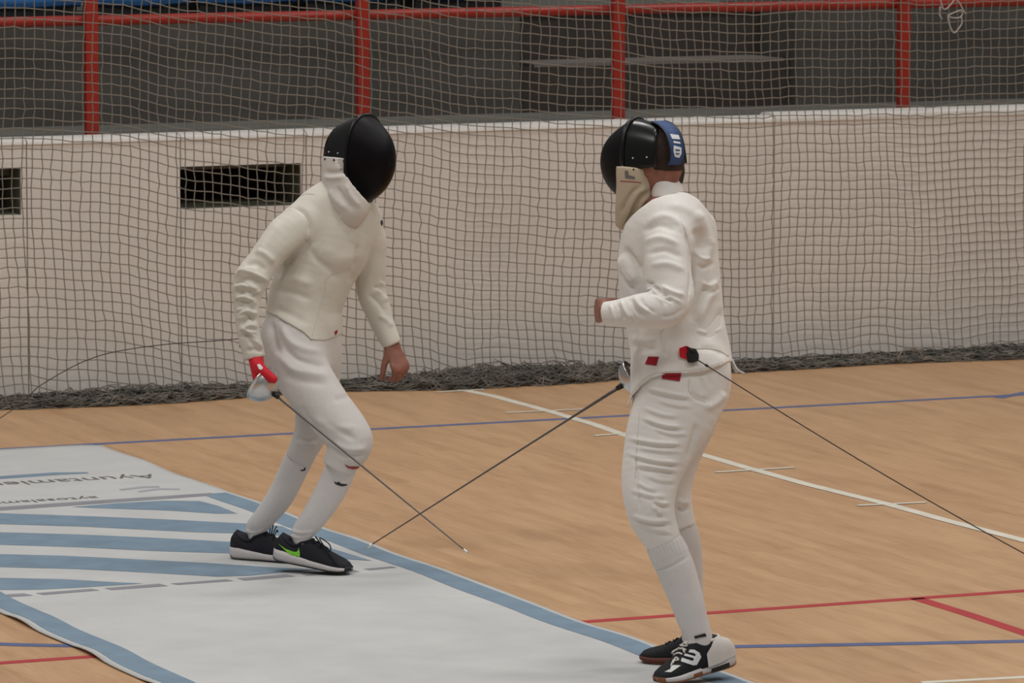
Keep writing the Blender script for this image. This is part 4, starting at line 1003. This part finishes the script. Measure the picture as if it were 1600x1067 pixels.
jr = [(-0.007, 4, [(1066, 350), (1076, 382), (1081, 415), (1081, 445), (1076, 475)]), (0.006, 6, [(1009, 350), (1035, 338), (1060, 348), (1075, 372)]), (-0.004, 5, [(1000, 362), (1030, 352), (1058, 362)]), (0.005, 5, [(1005, 378), (1035, 372), (1062, 384)]), (-0.004, 5, [(1010, 398), (1040, 392), (1068, 404)]), (0.004, 5, [(1015, 415), (1045, 412), (1072, 424)]),
      (-0.008, 3.5, [(1008, 440), (1020, 446), (1036, 455), (1046, 466)]), (0.008, 4, [(1010, 452), (1026, 458), (1042, 474)]), (-0.007, 3.5, [(1024, 452), (1036, 464), (1056, 470)]), (0.006, 4, [(1030, 446), (1050, 456), (1070, 462)]),
      (0.006, 4, [(990, 462), (1000, 478), (1020, 488)]), (-0.006, 4, [(982, 464), (992, 484), (1010, 496)]), (0.006, 3.5, [(970, 468), (978, 486), (990, 500)]), (-0.005, 3, [(962, 472), (968, 488), (976, 502)]), (0.005, 3, [(953, 474), (958, 490), (964, 504)]), (-0.003, 3, [(1030, 495), (1052, 492), (1070, 480)]),
      (-0.005, 5, [(975, 385), (988, 405), (1005, 425)]), (0.006, 6, [(970, 395), (980, 420), (998, 445)]), (-0.005, 4, [(968, 420), (978, 442), (990, 455)]),
      (0.006, 9, [(1085, 330), (1100, 355), (1108, 385)]), (-0.007, 7, [(1085, 355), (1095, 375), (1092, 395)]), (0.005, 8, [(1092, 420), (1105, 395), (1112, 370)]), (0.006, 7, [(1090, 505), (1105, 470), (1120, 440)]), (-0.005, 6, [(1078, 505), (1095, 470), (1108, 445)]), (-0.004, 6, [(1100, 530), (1118, 510), (1130, 480)]),
      (-0.006, 4, [(1036, 512), (1038, 535), (1040, 560)]), (0.004, 5, [(985, 528), (1005, 532), (1028, 530)]), (-0.004, 4, [(985, 540), (1006, 545), (1030, 544)]), (0.004, 5, [(992, 556), (1010, 556), (1030, 558)]), (-0.004, 5, [(1090, 545), (1112, 545), (1136, 556)]), (0.003, 6, [(1040, 320), (1070, 325), (1098, 345)]), (-0.006, 3, [(1018, 308), (1040, 302), (1066, 300)]),
      (0.006, 2.6, [(1012, 446), (1026, 447), (1040, 458)]), (-0.006, 2.4, [(1014, 456), (1030, 462), (1044, 478)]), (0.005, 2.6, [(1034, 462), (1050, 466), (1066, 474)]), (-0.005, 2.4, [(1000, 462), (1008, 478), (1026, 490)]), (0.005, 2.4, [(984, 468), (990, 484), (1002, 500)]), (-0.004, 2.2, [(974, 468), (982, 488), (990, 505)]), (0.004, 2.4, [(960, 472), (966, 486), (972, 504)]),
      (0.005, 3, [(970, 402), (976, 424), (990, 446)]), (-0.005, 2.6, [(980, 392), (990, 412), (1006, 434)]), (0.004, 3, [(1084, 392), (1096, 404), (1110, 404)]), (-0.004, 3, [(1088, 412), (1100, 418), (1116, 410)]), (0.004, 3, [(1096, 440), (1108, 446), (1122, 438)]), (-0.004, 3, [(1098, 452), (1112, 456), (1124, 448)]), (0.003, 3, [(1086, 515), (1106, 520), (1128, 512)])]
V = folds(V, Q, jr, amp0=0.0020, s0=22, seed=5)
jacketR = obj('jacket', V, Q, 'jacket_worn', bodyR, label='white fencing jacket with a stand-up collar')
FC = Field(R(1042, 292)-0.13, R(1042, 292)+0.13, 0.0035)
FC.chain([(R(1044, 316), 0.094, 0.056), (R(1041, 302), 0.088, 0.053), (R(1038, 286), 0.082, 0.050), (R(1037, 270), 0.081, 0.050)], sdR)
FC.plane(R(1042, 282.5), nz(UPZ-VD(1, 0, 0)*0.10+VD(0, 0, 1)*0.1)); FC.plane(R(1046, 318), -nz(UPZ-VD(1, 0, 0)*0.10))
FC.chain([(R(1041, 302), 0.076, 0.045), (R(1037, 268), 0.076, 0.045)], sdR, sub_op=True)
V, Q = FC.mesh(2)
collarR = obj('collar', V, Q, 'jacket_worn', jacketR, label='white stand-up collar')
# breeches
FT = grow_field([(torsoR[:3], sdR), (hipR_n, sdR), (hipR_f, sdR)], 0.0042, [0, 0.04, 0.03], grow=-0.005)
X_, Y_, Z_ = FT.grid(np.zeros(3, int), FT.n)
for c, p0 in ((hipR_n[-1][0], hipR_n[-2][0]), (hipR_f[-1][0], hipR_f[-2][0])):
    nrm = nz(c-p0+VD(0.1, 0, 0)*0.0); pl = (X_-c[0])*nrm[0]+(Y_-c[1])*nrm[1]+(Z_-c[2])*nrm[2]; rr_ = (X_-c[0])**2+(Y_-c[1])**2+(Z_-c[2])**2
    FT.d = np.where(rr_ < 0.12**2, np.maximum(FT.d, pl), FT.d).astype(np.float32)
V, Q = FT.mesh(2)
random.seed(9); br_ = []
y = 612
while y < 838:
    t = (y-612)/226; xa = np.interp(y, [612, 700, 790, 838], [1004, 982, 980, 1002])+random.uniform(-5, 12); xb = np.interp(y, [612, 680, 730, 800, 838], [1100, 1072, 1062, 1052, 1056])-random.uniform(0, 22)
    a_ = random.uniform(-7, -1); am = random.uniform(0.0022, 0.005); xa += random.choice([0, 0, 14, 30]); xb -= random.choice([0, 0, 10, 24])
    ln = [(xa, y+a_), ((xa+xb)/2, y+3+random.uniform(-3, 3)), (xb, y+3-a_)]
    br_.append((am, 3.6, ln)); br_.append((-am*0.8, 3.0, [(q[0]+3, q[1]+6) for q in ln])); y += random.uniform(11, 17)
br_ += [(-0.005, 5, [(1090, 660), (1082, 690), (1072, 720)]), (0.006, 6, [(1100, 640), (1120, 628), (1135, 612)]), (-0.004, 4, [(1078, 610), (1090, 622), (1110, 626)]), (-0.003, 2, [(992, 700), (996, 760), (1000, 800)]), (0.005, 4, [(1058, 780), (1066, 786), (1076, 782)]), (-0.005, 4, [(1058, 790), (1066, 797), (1078, 792)])]
V = folds(V, Q, br_, amp0=0.0018, s0=18, seed=2)
breechR = obj('breeches', V, Q, 'breeches_worn', bodyR, label='creased white fencing breeches ending below the knee')
socksR = []
for c in (shinR_n, shinR_f):
    Fk = grow_field([(c, sdR)], 0.0042, [0], m=0.09); V, Q = Fk.mesh(2)
    rib = []
    if c is shinR_n:
        for x in range(1010, 1080, 5): rib.append((0.0022, 1.5, [(x, 858-(x-1010)*0.42), (x+11, 886-(x-1010)*0.42)]))
        rib.append((-0.003, 2, [(1018, 892), (1045, 886), (1078, 868)]))
    V = folds(V, Q, rib, amp0=0.0008, s0=30)
    socksR.append(obj('sock', V, Q, 'sock', bodyR))
shRn, WRn, hRn = shoe(bodyR, heelR, toeR, 'mixed', 0.36)
shRf, WRf, _ = shoe(bodyR, hl2, toe2, 'black')
bv = bvh_of(shRn)
def q9(pts): return [(980+x/8.89, 960+y/8.89) for x, y in pts]
decal('logo', q9([(870, 490), (930, 490), (1000, 530), (1025, 590), (1005, 625), (960, 700), (910, 705), (745, 655), (760, 605), (900, 645), (920, 630), (915, 605), (790, 575), (805, 545), (935, 580), (950, 560), (930, 540), (850, 525)]), bv, 'print_white', shRn, step=1.5, off=0.0025, label='white letter logo on the side of the shoe')
decal('toe_patch', q9([(610, 705), (745, 710), (610, 805), (520, 800), (600, 760)]), bv, 'print_white', shRn, step=2, off=0.002)
decal('tongue_tab', q9([(930, 300), (1075, 260), (1100, 300), (1000, 320), (945, 335)]), bvh_of(shRn, socksR[0]), 'black', shRn, step=2, off=0.003)
for pl in (q9([(900, 350), (760, 370), (600, 450), (490, 545), (560, 600), (660, 560), (740, 470)]), q9([(740, 400), (760, 360), (850, 400), (840, 445), (770, 440), (745, 400)]), q9([(740, 490), (780, 480), (820, 500)]), q9([(690, 555), (730, 545), (770, 560)]), q9([(640, 690), (680, 610), (715, 640), (640, 650)]), q9([(610, 720), (650, 640)]), q9([(760, 320), (850, 300), (930, 290), (870, 350)]), q9([(520, 560), (640, 470), (760, 400)])):
    c = catmull([hit(bv, x, y, 0.004) for x, y in pl], 5)
    obj('lace', *tube(c, 0.0028, 6), 'lace_white', shRn)
bv = bvh_of(jacketR, breechR)
def q5(pts): return [(880+x/3.139, 420+y/3.139) for x, y in pts]
decal('red_patch', q5([(418, 430), (470, 432), (458, 476), (402, 468)]), bv, 'red_patch', jacketR, step=2.5)
decal('red_patch', q5([(487, 513), (580, 510), (572, 552), (485, 540)]), bv, 'red_patch', breechR, step=2.5, off=0.003)
bj = bvh_of(jacketR)
seam('seam', [(1062, 340), (1074, 372), (1080, 405), (1082, 440), (1078, 472)], bj, 'thread', jacketR)
seam('seam', q5([(655, 392), (700, 390), (760, 400), (810, 428)]), bj, 'thread', jacketR, rad=0.002)
hemx = [979, 988, 1001, 1017, 1036, 1065, 1097, 1130]; hemy = [640, 619, 603, 591, 586, 584, 580, 569.5]
seam('seam', [(x-1, y-4.5) for x, y in zip(hemx, hemy)], bj, 'thread', jacketR)
bb = bvh_of(breechR)
seam('seam', q5([(375, 700), (365, 820), (358, 940), (352, 1030)]), bb, 'thread', breechR)
seam('seam', q5([(620, 540), (615, 590), (640, 630), (700, 655)]), bb, 'thread', breechR)
tl = catmull([R(1143, 562, 0.05), R(1148, 574, 0.04), R(1152, 582, 0.04)], 5)
obj('tie_strap', *tube(tl, 0.006, 6), 'breeches', jacketR)
obj('tie_strap', *tube(catmull([R(1142, 560, 0.04), R(1152, 577, 0.03), R(1163, 583.5, 0.03)], 5), 0.0032, 6), 'breeches', jacketR)
# mask, bib, head strap
maskR, bandR, SRm, UR2, FR2 = make_mask(bodyR, CmR, FdR, UR, 0.141)
bibc = [(R(999, 262, -0.01), 0.088, 0.068), (R(996, 290, -0.01), 0.082, 0.062), (R(988, 320, 0.0), 0.075, 0.045), (R(979, 348, 0.01), 0.055, 0.026)]
FBb = grow_field([(bibc, SRm)], 0.004, [0], m=0.13)
FBb.hem([940, 969, 1021, 1060], [258, 260, 265, 266], 490, keep_above=False)
V, Q = FBb.mesh(2)
V = folds(V, Q, [(0.007, 4, [(1012, 291), (996, 300), (983, 322), (972, 350)]), (-0.006, 3, [(1015, 298), (1000, 308), (989, 326), (980, 352)]), (0.006, 4, [(1018, 303), (1004, 314), (994, 332), (986, 352)]), (-0.005, 3, [(1004, 289), (988, 300), (976, 318), (969, 335)])], amp0=0.001, s0=30)
bibR = obj('mask_bib', V, Q, 'bib_cream', maskR, label='worn cream cloth bib of the mask')
bv = bvh_of(bibR)
def q6(pts): return [(930+x/5.93, 175+y/5.93) for x, y in pts]
decal('bib_print', q6([(275, 545), (305, 545), (310, 585), (365, 600), (370, 622), (280, 612)]), bv, 'mat_text', bibR, step=1.5)
seam('bib_stripe', q6([(235, 640), (330, 645), (425, 655)]), bv, 'print_red', bibR, rad=0.0016)
obj('snap', *tube([hit(bv, 990, 264.5, 0), hit(bv, 990, 264.5, 0.004)], [0.0035, 0.002], 8), 'print_dark', bibR)
def ribbon(pts, half, th, side):
    pts = catmull(pts, 6); t = np.gradient(pts, axis=0); rings = []
    for p, q in zip(pts, t):
        nn_ = nz(np.cross(q, side)); rings.append([p+side*half*a+nn_*th*b for a, b in ((-1, 0.3), (-0.8, 1), (0, 1.25), (0.8, 1), (1, 0.3), (1, -0.5), (-1, -0.5))])
    return loft(rings)
sp = [R(1028, 190, -0.01), R(1040, 195, -0.05), R(1051, 208, -0.085), R(1057, 228, -0.10), R(1058, 246, -0.10), R(1054, 257, -0.095)]
SRs = nz(SRm*0.9+VD(-1, 0.2, 0)*0.15)
strap = obj('head_strap', *ribbon(sp, 0.034, 0.006, SRs), 'strap_blue', maskR, label='blue padded back strap with white print'); fixn(strap)
obj('strap_edge', *tube(catmull([p-SRs*0.034 for p in sp], 6), 0.005, 6), 'black', strap)
obj('strap_edge', *tube(catmull([p+SRs*0.034 for p in sp], 6), 0.003, 6), 'black', strap)
obj('elastic', *ribbon([R(1058, 250, -0.05), R(1060, 268, -0.03), R(1057, 286, -0.02)], 0.03, 0.003, SRs), 'black', strap)
bv = bvh_of(strap)
decal('strap_print', q6([(690, 205), (770, 215), (785, 255), (710, 250)]), bv, 'print_white', strap, step=1.5)
decal('strap_print', q6([(725, 310), (795, 330), (797, 385), (775, 425), (735, 415), (722, 365)]), bv, 'print_white', strap, step=1.5)
decal('strap_print', q6([(738, 345), (780, 350), (778, 362), (738, 358)]), bv, 'strap_blue', strap, step=1.5, off=0.003)
decal('strap_print', q6([(740, 380), (776, 384), (772, 394), (741, 391)]), bv, 'strap_blue', strap, step=1.5, off=0.003)
decal('strap_print', q6([(722, 268), (784, 280), (788, 296), (724, 288)]), bv, 'print_white', strap, step=1.5, off=0.0015)
epee('fencing sword with dark blade held by the fencer in black and white shoes', R(1004, 560, 0.18), R(991, 590, 0.12), P(574, 855, DR+0.35), 0.062, 0.045, wrap=0.0028)

# ================================================================== BODY CORDS
pc = hit(bvh_of(jacketR), 1073, 553, 0.012)
dpc = (pc-CP)@FW
cord = empty('body_cord', pc, label='dark taut cord running from red and black plug on jacket to lower right', category='cord')
bevel(obj('plug_red', *loft([[P(x, y, dpc+dd) for x, y, dd in ((1061, 544, 0), (1062, 558, 0), (1063, 558, 0.02), (1062, 544, 0.02))], [P(x, y, dpc+dd) for x, y, dd in ((1072, 540, -0.006), (1075, 562, -0.006), (1076, 562, 0.02), (1073, 540, 0.02))], [P(x, y, dpc+dd) for x, y, dd in ((1079, 543, -0.004), (1079, 560, -0.004), (1079, 560, 0.018), (1079, 543, 0.018))]]), 'glove_red', cord, smooth=False), 0.002)
bevel(obj('plug_black', *loft([[P(x, y, dpc+dd) for x, y, dd in ((1072, 552, -0.012), (1074, 566, -0.012), (1075, 566, 0.012), (1073, 552, 0.012))], [P(x, y, dpc+dd) for x, y, dd in ((1078, 543, -0.016), (1081, 567, -0.016), (1082, 567, 0.012), (1079, 543, 0.012))], [P(x, y, dpc+dd) for x, y, dd in ((1087, 545, -0.012), (1090, 564, -0.012), (1090, 564, 0.01), (1088, 545, 0.01))], [P(x, y, dpc+dd) for x, y, dd in ((1092, 554, -0.006), (1092, 561, -0.006), (1092, 561, 0.006), (1092, 554, 0.006))]]), 'black', cord, smooth=False), 0.002)
obj('plug_prong', *tube([P(1073, 542, dpc-0.004), P(1080, 546, dpc-0.018), P(1085, 551, dpc-0.016)], 0.003, 6), 'black', cord)
ce = P(1735, 937, 16.25)
s0 = P(1088, 561, dpc-0.006); pts = [s0+(ce-s0)*t - UPZ*0.02*math.sin(math.pi*t) for t in np.linspace(0, 1, 24)]
obj('wire', *tube(pts, 0.0020, 6), 'wire', cord)
obj('wire_clamp', *tube([s0+(pts[1]-s0)*0.5, s0+(pts[1]-s0)*0.66], 0.0042, 7), 'black', cord)
sl0 = L(372, 529, -0.22)
cl = empty('body_cord', sl0, label='thin cord trailing left from the sleeve of the fencer in navy shoes', category='cord')
cp = catmull([L(376, 529, -0.20), L(330, 533, 0.0), L(270, 537, 0.3), L(212, 544, 0.6), L(165, 553, 0.9), L(128, 566, 1.15), L(95, 583, 1.4), L(60, 604, 1.65)], 6)
cp = np.vstack([cp, catmull([cp[-1], L(20, 640, 1.9), fl(-60, 690, 0.01)], 5)[1:]])
obj('wire', *tube(cp, 0.0019, 6), 'wire', cl)
obj('clip', *tube([L(376, 533, -0.235), L(377, 542, -0.25)], [0.004, 0.007], 7), 'black', cl)
for o in bpy.data.objects:
    if '_o' in o: del o['_o']
